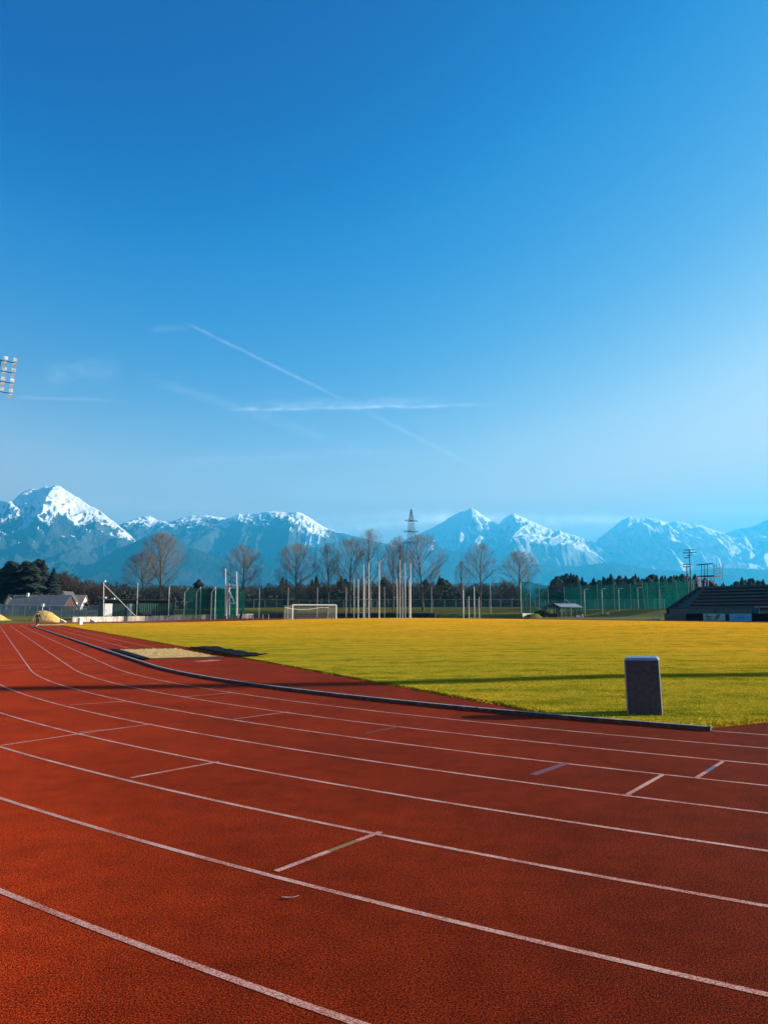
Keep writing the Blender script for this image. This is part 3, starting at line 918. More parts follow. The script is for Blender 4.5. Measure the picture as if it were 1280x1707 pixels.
# ------------------------------------------------------------------ goal
gp0 = W(487.5, 1032, 130); gp1 = W(560.3, 1031.5, 133)
zg = float(ghf(gp0.x, gp0.y))
r = empty('football_goal', (gp0.x, gp0.y, zg), 'white football goal with a sagging net at the far end of the pitch', 'goal')
u = Vector((gp1.x - gp0.x, gp1.y - gp0.y, 0)); gL = u.length; u.normalize(); bdir = Vector((-u.y, u.x, 0))
for s in (0, gL):
    k = MB(); k.tube(u * s, u * s + Vector((0, 0, 2.44)), .085, n=8); k.build('goalpost', M_WHITE, r)
k = MB(); k.tube(Vector((0, 0, 2.44)), u * gL + Vector((0, 0, 2.44)), .085, n=8); k.build('crossbar', M_WHITE, r)
for s in (0, gL):
    k = MB(); k.tube(u * s + Vector((0, 0, 2.42)), u * (s + (-.9 if s == 0 else -.9)) + bdir * 1.6 + Vector((0, 0, 2.3)), .04)
    k.tube(u * (s - .9) + bdir * 1.6 + Vector((0, 0, 2.3)), u * (s - .9) + bdir * 2.0, .04); k.build('net_stay', M_GALV, r)
k = MB(); n_ = 16; prev = None
for i in range(n_ + 1):
    t_ = i / n_; sag = .28 * math.sin(math.pi * min(1, t_ * 1.25)) ** 1 + .18
    p_ = u * (-.9 + gL * t_) + bdir * 1.6 + Vector((0, 0, 2.25 - sag * 1.3))
    if prev is not None: k.tube(prev, p_, .045, n=5)
    prev = p_
k.build('net_rope', M_WHITE, r)
k = MB(); f0 = [Vector((0, 0, 2.42)), u * gL + Vector((0, 0, 2.42))]; b0_ = [u * -.9 + bdir * 1.6 + Vector((0, 0, 2.1)), u * (gL - .9) + bdir * 1.6 + Vector((0, 0, 2.1))]
g0_ = [u * -.9 + bdir * 2.0, u * (gL - .9) + bdir * 2.0]
k.add([f0[0], f0[1], b0_[1], b0_[0], g0_[1], g0_[0], Vector((0, 0, 0)), u * gL], [(0, 1, 2, 3), (3, 2, 4, 5), (0, 3, 5, 6), (1, 7, 4, 2)])
k.build('net', net_mat('goal_net', (.7, .7, .68), .13, 6), r)

# hurdles on the far bend
def hurdle(px, D, label, dark):
    x_ = W(px, 1030, D).x; r = empty('hurdle', (x_, D, zt(x_, D)), label, 'hurdle', rz=R(20))
    k = MB()
    for s in (-.55, .55): k.tube((s, 0, 0), (s, 0, .95), .03); k.tube((s, 0, .03), (s, -.6, .03), .035)
    k.build('frame', M_POSTW, r)
    k = MB(); k.box(-.6, .6, -.02, .02, .88, 1.0); k.build('bar', M_DARK if dark else M_WHITE, r)


hurdle(417, 150, 'white hurdle on the far bend left of the goal, by itself', False)
hurdle(443, 149, 'dark-barred hurdle on the far bend, nearest the goal', True)
# hurdle stack / dark board leaning near the wall
x_ = W(402, 1030, 152).x; k = MB(); z_ = zt(x_, 152)
k.hexa([(-.55, 0, 0), (.1, 0, 0), (.1, .5, 0), (-.55, .5, 0), (-.1, .25, 1.5), (.25, .25, 1.5), (.25, .4, 1.5), (-.1, .4, 1.5)])
k.tube((.45, 0, 0), (.3, .2, 1.5), .05)
tag(k.build('folded_sign', M_DARK, loc=(x_, 152, z_), bevel=.02), 'dark upright folded board by the far wall under the lattice frame', 'board')

# ------------------------------------------------------------------ shed (left)
DS = 152.5
s0 = W(171, 1028, DS); s1 = W(291, 1028, DS + 7)
zs = zt(s0.x, s0.y + 1)
r = empty('storage_shed', (s0.x, s0.y, zs), 'long low dark green shed with two pale doors behind the low wall', 'shed', rz=math.atan2(s1.y - s0.y, s1.x - s0.x))
Ls = (s1 - s0).length; Hs = 3.45
def xs(px): return (px - 171) / 120.0 * Ls
k = MB(); k.box(0, Ls, 1.0, 5, 0, Hs - .25); k.build('wall', M_SHED, r)
k = MB(); k.box(-.3, Ls + .2, .2, 5.3, Hs - .22, Hs); k.build('roof', simple('dark_roof_felt', (.015, .022, .024), .8), r)
for a_, b_, nm, mt in ((175, 187.5, 'door', M_WHITE), (212, 219.5, 'door', simple('blue_grey_door', (.20, .27, .32), .5))):
    k = MB(); k.box(xs(a_), xs(b_), .86, .99, .1, 2.55)
    d_ = k.build(nm, mt, r); k = MB(); k.box(xs(a_) + .2, xs(a_) + .26, .82, .86, 1.1, 1.3); k.build('handle', M_DARK, d_)
for a_, b_ in ((231, 244), (244.3, 256), (256.3, 268), (268.3, 279), (279.3, 290)):
    k = MB(); n_ = 8
    for i in range(n_):
        x0, x1 = xs(a_ + (b_ - a_) * i / n_), xs(a_ + (b_ - a_) * (i + 1) / n_); y0 = .8 + .12 * (i % 2); y1 = .8 + .12 * ((i + 1) % 2)
        k.add([(x0, y0, .05), (x1, y1, .05), (x1, y1, 2.75), (x0, y0, 2.75)], [(0, 1, 2, 3)])
    o_ = k.build('tarpaulin_panel', M_SHEDNET, r); o_.modifiers.new('t', 'SOLIDIFY').thickness = .03
k = MB(); k.box(xs(232), xs(254), .5, .75, .35, .45); k.box(xs(232), xs(254), .72, .78, .45, .85)
for x0 in (233, 243, 253): k.box(xs(x0), xs(x0) + .08, .5, .74, 0, .35)
bo = k.build('bench', M_DARK); bo.parent = None
bo.matrix_world = Matrix.Translation(r.location) @ Matrix.Rotation(r.rotation_euler.z, 4, 'Z')
tag(bo, 'low dark bench against the green tarpaulin of the shed', 'bench')
for px, py in ((174, 997), (188.5, 998.5)):
    p_ = W(px, py, 151.0); k = MB()
    k.tube((-.35, 0, 0), (.35, 0, .05), .12, .2, 8)
    tag(k.build('floodlamp', M_WHITE, loc=p_), 'small white lamp on the leftmost tall post' if px < 180 else 'small white lamp on a bracket above the white shed door', 'lamp')
    
k = MB(); p_ = W(172.5, 1028, 151); p1 = W(173, 970, 151); k.tube(p_, p1, .09, .07); k.tube(p1, W(176, 969, 150.6), .12, .16, 8)
tag(k.build('lamp_post', M_POSTW), 'leftmost tall pale post with a small lamp on top, in front of the shed', 'post')
k = MB(); k.tube(W(174, 975, 150.5), W(226, 1027.5, 150.5), .07, .07); tag(k.build('diagonal_stay', M_POSTW), 'long diagonal stay running from the post top down across the shed', 'pole')
k = MB(); k.tube(W(174, 997, 151.0), W(188.5, 999, 151.05), .03); tag(k.build('lamp_bracket', M_DARK), 'thin bracket between the two small white lamps by the shed', 'bracket')

# sand heap
hp = W(70, 1028, 142); zh = zt(hp.x, hp.y)
n_ = 46; gxh = np.linspace(-1, 1, n_); XX, YY = np.meshgrid(gxh, gxh, indexing='ij')
th_ = .0
prof_x = np.interp(XX, [-1, -.86, -.55, -.1, .3, .65, 1], [0, .25, .95, 1.0, .85, .5, 0])
prof_y = 1 - np.abs(YY) ** 1.8
rr = np.random.default_rng(9)
ZZ = 2.0 * prof_x * np.clip(prof_y, 0, 1) + rr.normal(0, .03, XX.shape) * (prof_x > .05)
ZZ[0] = ZZ[-1] = ZZ[:, 0] = ZZ[:, -1] = -.1
ho = np_mesh('sand_heap', np.stack([XX * 2.75 * 1.0, YY * 2.6, ZZ], -1).reshape(-1, 3), grid_faces(n_, n_), M_HEAP)
ho.location = (hp.x + .3, hp.y + 1, zh - .05); tag(ho, 'pale heap of sand on the grass behind the runner', 'sand heap')
hb = ho.copy(); C.objects.link(hb); q = W(-16, 1028, 143); hb.location = (q.x, 143, zt(q.x, 143) - .1); hb.rotation_euler.z = 2.6; hb.scale = (1, 1, .62)
tag(hb, 'second heap of sand, half out of view at the left', 'sand heap')
q = W(71, 1010.5, 160); k = MB(); k.box(-.26, .26, -.2, .2, -.1, .42); k.box(-.29, .29, -.23, .23, .42, .47)
k.box(-.05, .05, -.05, .05, -1.2, -.1)
tag(k.build('utility_box', M_WHITE, loc=q, bevel=.02), 'small white box showing just above the sand heap', 'box')
for px, D in ((107, 137), (157, 139)):
    q = W(px, 1027, D); zq = zt(q.x, D); k = MB()
    k.hexa([(-.75, 0, 0), (.2, 0, 0), (.25, .5, 0), (-.7, .5, 0), (-.75, 0, .62), (.2, .0, .12), (.25, .5, .12), (-.7, .5, .62)])
    tag(k.build('concrete_block', simple('pale_block', (.7, .62, .5), .9), loc=(q.x, D, zq), bevel=.03),
        'pale sloping concrete block on the grass right of the sand heap' if px < 120 else 'pale block on the grass just left of the shed', 'block')

# ------------------------------------------------------------------ houses on the left
def house(px0, px1, ytop, ybase, D, dep, label, roofc, wallc, gable_front=False, chim=False):
    p0 = W(px0, ybase, D); p1 = W(px1, ybase, D); w_ = p1.x - p0.x; H_ = W(px0, ytop, D).z - p0.z; zb = zt(p0.x, D) - .3
    tot = W(px0, ytop, D).z - zb
    r = empty('house', (p0.x, D, zb), label, 'house'); e = tot * (.52 if gable_front else .30)
    k = MB(); k.box(0, w_, 0, dep, 0, e)
    if gable_front: k.add([(0, 0, e), (w_, 0, e), (w_ / 2, 0, tot - .1)], [(0, 1, 2)])
    else: k.add([(0, 0, e), (0, dep, e), (0, dep / 2, tot - .1)], [(0, 1, 2)]); k.add([(w_, 0, e), (w_, dep, e), (w_, dep / 2, tot - .1)], [(0, 1, 2)])
    k.build('wall', simple('house_wall_' + label[:6].strip().replace(' ', '_'), wallc, .8), r)
    k = MB(); o_ = .4
    if gable_front:
        for s in (0, 1):
            a_ = (-o_ if s == 0 else w_ + o_); m_ = w_ / 2
            k.hexa([(a_, -o_, e - .25), (m_, -o_, tot - .1), (m_, dep, tot - .1), (a_, dep, e - .25), (a_, -o_, e - .03), (m_, -o_, tot + .12), (m_, dep, tot + .12), (a_, dep, e - .03)])
    else:
        for s in (0, 1):
            a_ = (-o_ if s == 0 else dep + o_); m_ = dep / 2
            k.hexa([(-o_, a_, e - .25), (w_ + o_, a_, e - .25), (w_ + o_, m_, tot - .1), (-o_, m_, tot - .1), (-o_, a_, e - .03), (w_ + o_, a_, e - .03), (w_ + o_, m_, tot + .12), (-o_, m_, tot + .12)])
    rf = k.build('roof', simple('roof_' + label[:6].strip().replace(' ', '_'), roofc, .8, scale=1), r)
    if chim: k = MB(); k.box(w_ * .6, w_ * .6 + .6, dep * .4, dep * .4 + .6, tot - .6, tot + .7); k.build('chimney', M_WHITE, rf)
    k = MB(); k.box(w_ * .35, w_ * .35 + 1, -.06, .0, 1.0, 2.0); k.build('window', M_DARK, r)
    return r


house(9, 20, 991, 1003, 262, 6, 'small white gabled house at the left edge of the wood', (.28, .22, .18), (.8, .74, .66), True)
house(14, 48, 992, 1004, 240, 9, 'grey-roofed house with a small white chimney left of the long roof', (.10, .12, .12), (.3, .28, .26), False, True)
house(51, 106, 992, 1004, 232, 10, 'long dark slate roof house in the middle of the left group', (.085, .10, .11), (.05, .02, .015))
house(96, 113, 986, 1003, 252, 8, 'house with a sunny white gable behind the long slate roof', (.06, .06, .06), (.82, .76, .68), True)
house(118, 134, 992, 1004, 262, 8, 'small pale house half hidden in brown trees on the right', (.07, .05, .05), (.6, .52, .48))

# ------------------------------------------------------------------ grandstand
A0, A1 = 24.0, 57.4
r = empty('grandstand', (*SC(A1, 48.4), 0.0), 'dark stepped grandstand in shade at the right with rows of seats', 'grandstand')
r.location.z = float(Hf(*SC(50, 48)))
zg0 = r.location.z; O = Vector(r.location)


def sb(mb, *a, **k):
    n0 = len(mb.v); mb.sbox(*a, **k)
    for i in range(n0, len(mb.v)): v = mb.v[i]; mb.v[i] = (v[0] - O.x, v[1] - O.y, v[2] - O.z)


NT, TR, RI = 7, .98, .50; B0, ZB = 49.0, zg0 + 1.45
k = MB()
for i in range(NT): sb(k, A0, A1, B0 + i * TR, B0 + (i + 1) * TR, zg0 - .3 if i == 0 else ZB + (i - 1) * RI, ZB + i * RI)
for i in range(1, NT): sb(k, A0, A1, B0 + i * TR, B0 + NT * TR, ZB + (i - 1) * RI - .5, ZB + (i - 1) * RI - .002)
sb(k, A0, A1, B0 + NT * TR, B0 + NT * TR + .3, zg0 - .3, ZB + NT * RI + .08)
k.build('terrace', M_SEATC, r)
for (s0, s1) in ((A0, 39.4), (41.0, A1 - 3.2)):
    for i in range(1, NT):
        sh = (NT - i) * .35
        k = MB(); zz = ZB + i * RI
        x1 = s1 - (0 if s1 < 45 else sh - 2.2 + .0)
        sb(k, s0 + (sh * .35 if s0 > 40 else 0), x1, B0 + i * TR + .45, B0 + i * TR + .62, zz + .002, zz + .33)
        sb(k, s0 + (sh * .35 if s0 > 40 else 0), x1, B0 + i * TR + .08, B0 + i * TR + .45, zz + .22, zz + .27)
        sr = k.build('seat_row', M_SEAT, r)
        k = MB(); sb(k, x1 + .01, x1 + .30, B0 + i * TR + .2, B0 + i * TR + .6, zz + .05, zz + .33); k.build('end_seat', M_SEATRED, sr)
k = MB(); ztp = ZB + NT * RI
k.hexa([tuple(Vector((*SC(a, b), z)) - O) for a, b, z in ((A1, B0 - .3, zg0 - .2), (A1, B0 + NT * TR, zg0 - .2), (A1 + .25, B0 + NT * TR, zg0 - .2), (A1 + .25, B0 - .3, zg0 - .2),
                                                        (A1, B0 - .3, ZB + .25), (A1, B0 + NT * TR, ztp + .15), (A1 + .25, B0 + NT * TR, ztp + .15), (A1 + .25, B0 - .3, ZB + .25))])
k.build('side_wall', M_DARK, r)
k = MB(); sb(k, A0, A1 + .2, B0 + NT * TR + .3, B0 + NT * TR + 1.5, ztp - .1, ztp + .04); k.build('top_walkway', simple('pale_concrete', (.7, .66, .6), .8), r)
for a_, b_ in ((49.0, 57.0), (43.0, 48.8)):
    k = MB(); sb(k, a_, b_, 48.75, 48.85, zg0 + .75, zg0 + 1.62); k.build('glass_panel', M_TEAL, r)
k = MB(); sb(k, 43.0, A1 + .2, 48.6, 48.72, zg0 + 1.66, zg0 + 1.80); k.build('front_rail', M_DARK, r)
k = MB(); sb(k, A0, A1, 48.9, 48.98, zg0, zg0 + .74); k.build('plinth', M_DARK, r)

# boards in front of the stand
zb = float(Hf(*SC(50, 47.6)))
def board(a0, a1, mat, label, h=.95, writing=None):
    o_ = empty('advertising_board', (*SC(a0, 47.5), zb), label, 'board'); OO = Vector(o_.location)
    k = MB(); k.sbox(a0, a1, 47.5, 47.58, zb, zb + h); k.v = [(v[0] - OO.x, v[1] - OO.y, v[2] - OO.z) for v in k.v]
    k.build('panel', mat, o_)
    if writing: writing(o_, a0, a1, h)
    return o_


def text_on(parent, txt, a, z, size, mat, name='lettering', shear=0, b=47.485):
    cu = bpy.data.curves.new(name, 'FONT'); cu.body = txt; cu.size = size; cu.extrude = .01; cu.offset = .012; cu.shear = shear
    cu.materials.append(mat); t_ = bpy.data.objects.new(name, cu); C.objects.link(t_); t_.parent = parent
    x_, y_ = SC(a, b); t_.location = Vector((x_, y_, z)) - Vector(parent.location)
    t_.rotation_euler = (math.pi / 2, 0, math.atan2(-DY, -DX)); bpy.context.view_layer.update()
    me = bpy.data.meshes.new_from_object(t_.evaluated_get(bpy.context.evaluated_depsgraph_get())); o2 = bpy.data.objects.new(name, me); C.objects.link(o2)
    o2.parent = parent; o2.location = t_.location; o2.rotation_euler = t_.rotation_euler; bpy.data.objects.remove(t_); return o2


def w1(o_, a0, a1, h):
    text_on(o_, 'ZEC', a1 - .3, zb + .14, .66, M_DARK, shear=.2)
    for s in (0, .34):
        k = MB(); a_ = a0 + 1.75 - s
        pts_ = [(a_, .1), (a_ - .18, .1), (a_ - .72, .88), (a_ - .54, .88)]
        k.hexa([tuple(Vector((*SC(q[0], bb_), zb + q[1])) - Vector(o_.location)) for bb_ in (47.46, 47.49) for q in pts_]); k.build('slash_logo', M_DARK, o_)
    text_on(o_, 'sport', a1 - .45, zb + .76, .17, M_DARK)


def w2(o_, a0, a1, h):
    for z_ in (.72, .38, .28):
        k = MB(); k.sbox(a0 + .9, a1 - .9, 47.47, 47.49, zb + z_, zb + z_ + .04); OO = Vector(o_.location)
        k.v = [(v[0] - OO.x, v[1] - OO.y, v[2] - OO.z) for v in k.v]; k.build('printed_stripe', simple('blue_print', (.02, .12, .35), .5), o_)


M_BD = simple('dark_board', (.02, .045, .065), .5)
board(52.9, 56.9, M_BD, 'dark blue-grey board at the left end of the row in front of the stand')
board(50.0, 52.8, M_BLACK, 'black board between the end board and the lettered board')
board(46.3, 49.9, simple('pale_teal_board', (.16, .42, .46), .4), 'pale teal board with dark letters and a double slash', writing=w1)
board(42.2, 45.6, simple('sky_blue_board', (.03, .36, .70), .4), 'bright blue board with faint stripes, right of the lettered board', writing=w2)
board(30.0, 42.0, M_BLACK, 'long black board below the glazed dugout at the right edge')
# low white frame left of boards
q = W(1092, 1028, 118); zz = zt(q.x, q.y); k = MB(); k.tube((-.35, 0, 0), (-.1, 0, 1.1), .05); k.tube((-.1, 0, 1.1), (.5, 0, 1.1), .05); k.tube((.5, 0, 1.1), (.5, 0, 0), .05)
k.box(-1.3, .6, -.2, .5, 0, .14)
tag(k.build('barrier_frame', M_GALV, loc=(q.x, q.y, zz)), 'small grey barrier frame left of the dark boards', 'barrier')

# dugout
DA0, DA1 = 26, 41.8
r = empty('dugout', (*SC(DA1, 47.9), zb), 'long glazed dugout with a curved roof in front of the stand', 'dugout'); O2 = Vector(r.location)
prof_ = [(48.45, .0), (48.45, 1.3), (48.4, 1.6), (48.2, 1.78), (47.9, 1.84), (47.75, 1.80)]
k = MB(); vs = [tuple(Vector((*SC(a, b), zb + z)) - O2) for a in (DA0, DA1) for b, z in prof_]; m_ = len(prof_)
k.add(vs, [(j, j + 1, m_ + j + 1, m_ + j) for j in range(m_ - 1)])
o_ = k.build('shell', simple('tinted_acrylic', (.02, .10, .14), .2), r); o_.modifiers.new('t', 'SOLIDIFY').thickness = .03
for a_ in np.arange(DA0, DA1 + .1, 1.95):
    k = MB()
    for (b1, z1), (b2, z2) in zip(prof_[:-1], prof_[1:]):
        k.tube(Vector((*SC(a_, b1 - .05), zb + z1)) - O2, Vector((*SC(a_, b2 - .05), zb + z2)) - O2, .035, n=5)
    k.build('rib', M_POSTW, r)
k = MB(); k.tube(Vector((*SC(DA0, 47.72), zb + 1.82)) - O2, Vector((*SC(DA1, 47.72), zb + 1.82)) - O2, .06); k.build('roof_edge', simple('grey_blue_edge', (.25, .35, .4), .5), r)
k = MB(); OO = O2
k.sbox(DA0, DA1, 48.0, 48.4, zb + .35, zb + .45); k.v = [tuple(Vector(v) - O2) for v in k.v]; k.build('bench', M_DARK, r)

# scaffold camera tower on top of the stand
Dt = 123
r = empty('scaffold_tower', W(1186, 978, Dt), 'scaffold camera platform with rails standing on top of the grandstand', 'scaffold tower'); O = Vector(r.location)
def PT(px, py, dy=0): return W(px, py, Dt + dy) - O
for px in (1169, 1174, 1179, 1190):
    for dy in (0, 1.8):
        k = MB(); k.tube(PT(px, 979, dy), PT(px, 940, dy), .045, n=5); k.build('pole', M_PYLON, r)
for px in (1194.5, 1199.5, 1204.5):
    for dy in (0, 1.8):
        k = MB(); k.tube(PT(px, 979, dy), PT(px, 938.5, dy), .04, n=5); k.build('pole', M_GALV, r)
k = MB(); a_, b_ = PT(1168.5, 941.5), PT(1188.5, 940); k.hexa([a_, b_, b_ + Vector((0, 2, 0)), a_ + Vector((0, 2, 0)), a_ + Vector((0, 0, .12)), b_ + Vector((0, 0, .12)), b_ + Vector((0, 2, .12)), a_ + Vector((0, 2, .12))])
k.build('roof', M_DARK, r)
k = MB(); a_, b_ = PT(1170, 961.5), PT(1190, 961); k.hexa([a_, b_, b_ + Vector((0, 2, 0)), a_ + Vector((0, 2, 0)), a_ + Vector((0, 0, .2)), b_ + Vector((0, 0, .2)), b_ + Vector((0, 2, .2)), a_ + Vector((0, 2, .2))])
k.build('platform', M_DARK, r)
k = MB(); a_, b_ = PT(1190.3, 961.2), PT(1204.5, 960.8); k.hexa([a_, b_, b_ + Vector((0, 2, 0)), a_ + Vector((0, 2, 0)), a_ + Vector((0, 0, .24)), b_ + Vector((0, 0, .24)), b_ + Vector((0, 2, .24)), a_ + Vector((0, 2, .24))])
k.build('deck_board', M_WHITE, r)
k = MB()
for py in (951, 956): k.tube(PT(1169, py), PT(1205, py - .5), .03, n=4); k.tube(PT(1169, py, 1.8), PT(1205, py - .5, 1.8), .03, n=4)
k.tube(PT(1182, 963), PT(1191, 976), .06, n=4); k.tube(PT(1184, 963), PT(1193, 976), .06, n=4)
k.build('guard_rail', M_GALV, r)
for px in (1175.5, 1180.5): k = MB(); k.tube(PT(px, 977.5), PT(px, 966.5), .07, n=5); k.build('support', M_WHITE, r)
k = MB(); k.box(-.25, .25, 0, .4, -1.1, 1.0); kk = k.build('cabinet', M_WHITE, loc=W(1167.2, 972, Dt), bevel=.03); tag(kk, 'narrow white cabinet at the foot of the scaffold platform', 'cabinet')
k = MB(); 
for px in (1149, 1158, 1164): k.tube(W(px, 978, 122.5), W(px, 967, 122.5), .035, n=5)
k.tube(W(1149, 967, 122.5), W(1180, 967, 122.5), .035, n=5); k.tube(W(1149, 972, 122.5), W(1164, 972, 122.5), .03, n=5)
tag(k.build('handrail', M_GALV), 'thin handrail on the stand top between the lamp poles and the platform', 'handrail')

# small floodlight poles behind the stand
def lamp_pole(pxb, pxt, ytop, arms, D, label):
    b_ = W(pxb, 980, D); b_.z = 1.0; t_ = W(pxt, ytop, D); r = empty('lamp_pole', b_, label, 'lamp pole')
    k = MB(); k.tube((0, 0, 0), t_ - b_, .11, .08, 8); k.build('pole', M_PYLON, r)
    for x0, x1, y_ in arms:
        p_, q_ = W(x0, y_, D) - b_, W(x1, y_ - .6, D) - b_
        k = MB(); k.hexa([p_ + Vector((0, -.3, -.05)), q_ + Vector((0, -.3, -.02)), q_ + Vector((0, .3, .03)), p_ + Vector((0, .3, 0)),
                          p_ + Vector((0, -.3, .10)), q_ + Vector((0, -.3, .08)), q_ + Vector((0, .3, .10)), p_ + Vector((0, .3, .15))])
        c_ = (p_ + q_) / 2; tt = (t_ - b_); zc = c_.z; f_ = zc / tt.z; k.tube(c_, (tt.x * f_, tt.y * f_, zc + .05), .03, n=4)
        k.build('lamp', M_DARK, r)


lamp_pole(1152.5, 1148.5, 917, [(1141, 1154, 917.5), (1139.5, 1146, 922.4), (1151, 1159, 922), (1141.5, 1149, 930.5), (1146, 1151, 926.5)], 127, 'taller dark lamp pole with flat lamps beside the grandstand')
lamp_pole(1147, 1144, 944, [(1139, 1150, 941.7), (1139, 1143, 945.3), (1146, 1150, 945)], 130, 'shorter dark lamp pole with flat lamps left of the taller one')

# T-shaped street lamps
def street(px, ytop, ybase, D, label):
    x_ = W(px, 1020, D).x; z_ = zt(x_, D); zt_ = W(px, ytop, D).z
    r = empty('street_lamp', (x_, D, z_), label, 'street lamp', 'street lamps by the green net')
    k = MB(); k.tube((0, 0, 0), (0, 0, zt_ - z_), .07, .05, 6); k.build('pole', M_POSTW, r)
    k = MB(); k.tube((0, 0, zt_ - z_), (.35, 0, zt_ - z_ + .08), .04, n=5); k.build('arm', M_POSTW, r)
    k = MB(); k.hexa([(.3, -.12, zt_ - z_ + .04), (.95, -.12, zt_ - z_ + .08), (.95, .12, zt_ - z_ + .08), (.3, .12, zt_ - z_ + .04), (.3, -.12, zt_ - z_ + .14), (.95, -.1, zt_ - z_ + .16), (.95, .1, zt_ - z_ + .16), (.3, .12, zt_ - z_ + .14)])
    k.build('lamp_head', M_WHITE, r)


for px, yt, lb in ((975, 983, 'street lamp just right of the shelter roof, first of the row'), (1004.5, 982, 'second street lamp from the shelter, in front of the net'),
                   (1032.3, 982, 'middle street lamp of the five before the green net'), (1064.2, 980, 'fourth street lamp, next to the leaning net post'),
                   (1100, 979, 'street lamp closest to the grandstand, last of the row')): street(px, yt, 1028, 166, lb)

# shelter
DH = 158
x0 = W(908, 1020, DH).x; zz = zt(x0 + 3, DH)
r = empty('picnic_shelter', (x0, DH, zz), 'open wooden shelter with a long grey roof and dark front gable', 'shelter')
k_ = DH / 1295
def sx_(px): return (px - 908) * k_
zr0, zr1 = W(0, 1012.5, DH).z - zz, W(0, 1007, DH).z - zz
k = MB(); 
k.hexa([(sx_(927), -.6, zr0 - .02), (sx_(972), -.2, zr0 - .12), (sx_(964), 1.9, zr1), (sx_(925), 1.9, zr1), (sx_(927), -.6, zr0 + .1), (sx_(972), -.2, zr0), (sx_(964), 1.9, zr1 + .12), (sx_(925), 1.9, zr1 + .12)])
k.hexa([(sx_(925), 1.9, zr1), (sx_(964), 1.9, zr1), (sx_(972), 4.2, zr0 - .1), (sx_(927), 4.2, zr0 - .1), (sx_(925), 1.9, zr1 + .12), (sx_(964), 1.9, zr1 + .12), (sx_(972), 4.2, zr0), (sx_(927), 4.2, zr0)])
k.build('long_roof', simple('grey_sheet_roof', (.26, .29, .31), .6), r)
k = MB()
k.hexa([(sx_(910), -1, zr0 - .1), (sx_(921), -1, zr1), (sx_(921), 3, zr1), (sx_(910), 3, zr0 - .1), (sx_(910), -1, zr0), (sx_(921), -1, zr1 + .12), (sx_(921), 3, zr1 + .12), (sx_(910), 3, zr0)])
k.hexa([(sx_(921), -1, zr1), (sx_(934), -1, zr0 - .15), (sx_(934), 3, zr0 - .15), (sx_(921), 3, zr1), (sx_(921), -1, zr1 + .12), (sx_(934), -1, zr0 - .05), (sx_(934), 3, zr0 - .05), (sx_(921), 3, zr1 + .12)])
k.add([(sx_(911), -.8, zr0 - .02), (sx_(933), -.8, zr0 - .1), (sx_(921), -.8, zr1)], [(0, 1, 2)])
k.build('gable_roof', M_DARK, r)
for px, yy, mt in ((914, -.7, M_DARK), (922.5, -.7, M_DARK), (931, -.7, M_DARK), (936, -.3, M_POSTW), (951.5, -.3, M_POSTW), (966, -.1, M_DARK), (914, 3, M_DARK), (951, 3.8, M_POSTW), (966, 3.8, M_DARK)):
    k = MB(); k.box(sx_(px) - .07, sx_(px) + .07, yy, yy + .14, 0, zr0 - .1); k.build('post', mt, r)
k = MB(); k.box(sx_(934), sx_(966), 1.5, 1.6, .35, .45); k.box(sx_(915), sx_(930), .6, .7, 0, .75); k.build('low_screen', M_DARK, r)
k = MB(); k.box(sx_(928), sx_(934), 1, 1.08, .9, 2.0); tag(k.build('info_panel', simple('blue_panel', (.03, .16, .24), .5), r))
for px, w_, h_, D, nm, lb, ct in ((963, .75, .36, 156, 'white_box', 'low white box on the grass at the right foot of the shelter', 'box'), (970.5, .22, .62, 156, 'white_bollard', 'slim white bollard right of the shelter', 'bollard'),
                           (1012, .85, .42, 164, 'pale_block', 'pale low block on the grass under the second street lamp', 'block')):
    q = W(px, 1020, D); k = MB(); k.box(-w_ / 2, w_ / 2, -.2, .2, 0, h_); k.box(-w_ / 2 + .04, w_ / 2 - .04, -.16, .16, h_, h_ + .04)
    tag(k.build(nm, M_WHITE if D == 156 else M_CONC, loc=(q.x, D, zt(q.x, D)), bevel=.03), lb, ct)


def leaf_cloud(n_, rx, ry, rz_, seed, size=.25, shell=.4):
    r_ = np.random.default_rng(seed); d = r_.normal(size=(n_, 3)); d /= np.linalg.norm(d, axis=1)[:, None]
    rad = (shell + (1 - shell) * r_.random(n_)) * (1 + .25 * np.sin(d[:, 0] * 5 + seed) * np.cos(d[:, 2] * 4))
    c = d * rad[:, None] * np.array([rx, ry, rz_]); t = r_.normal(size=(n_, 3, 3)) * size
    return (c[:, None, :] + t).reshape(-1, 3)


V_ = leaf_cloud(2600, 1.5, 1.0, .85, 4, .10); V_[:, 2] = np.maximum(V_[:, 2] + .75, .02)
q = W(902, 1020, 153.0)
b_ = np_mesh('bush', V_, np.arange(len(V_)).reshape(-1, 3), M_HEDGE); b_.location = (q.x, q.y, zt(q.x, q.y) - .05); tag(b_, 'dark rounded bush between the white wall end and the shelter', 'bush')

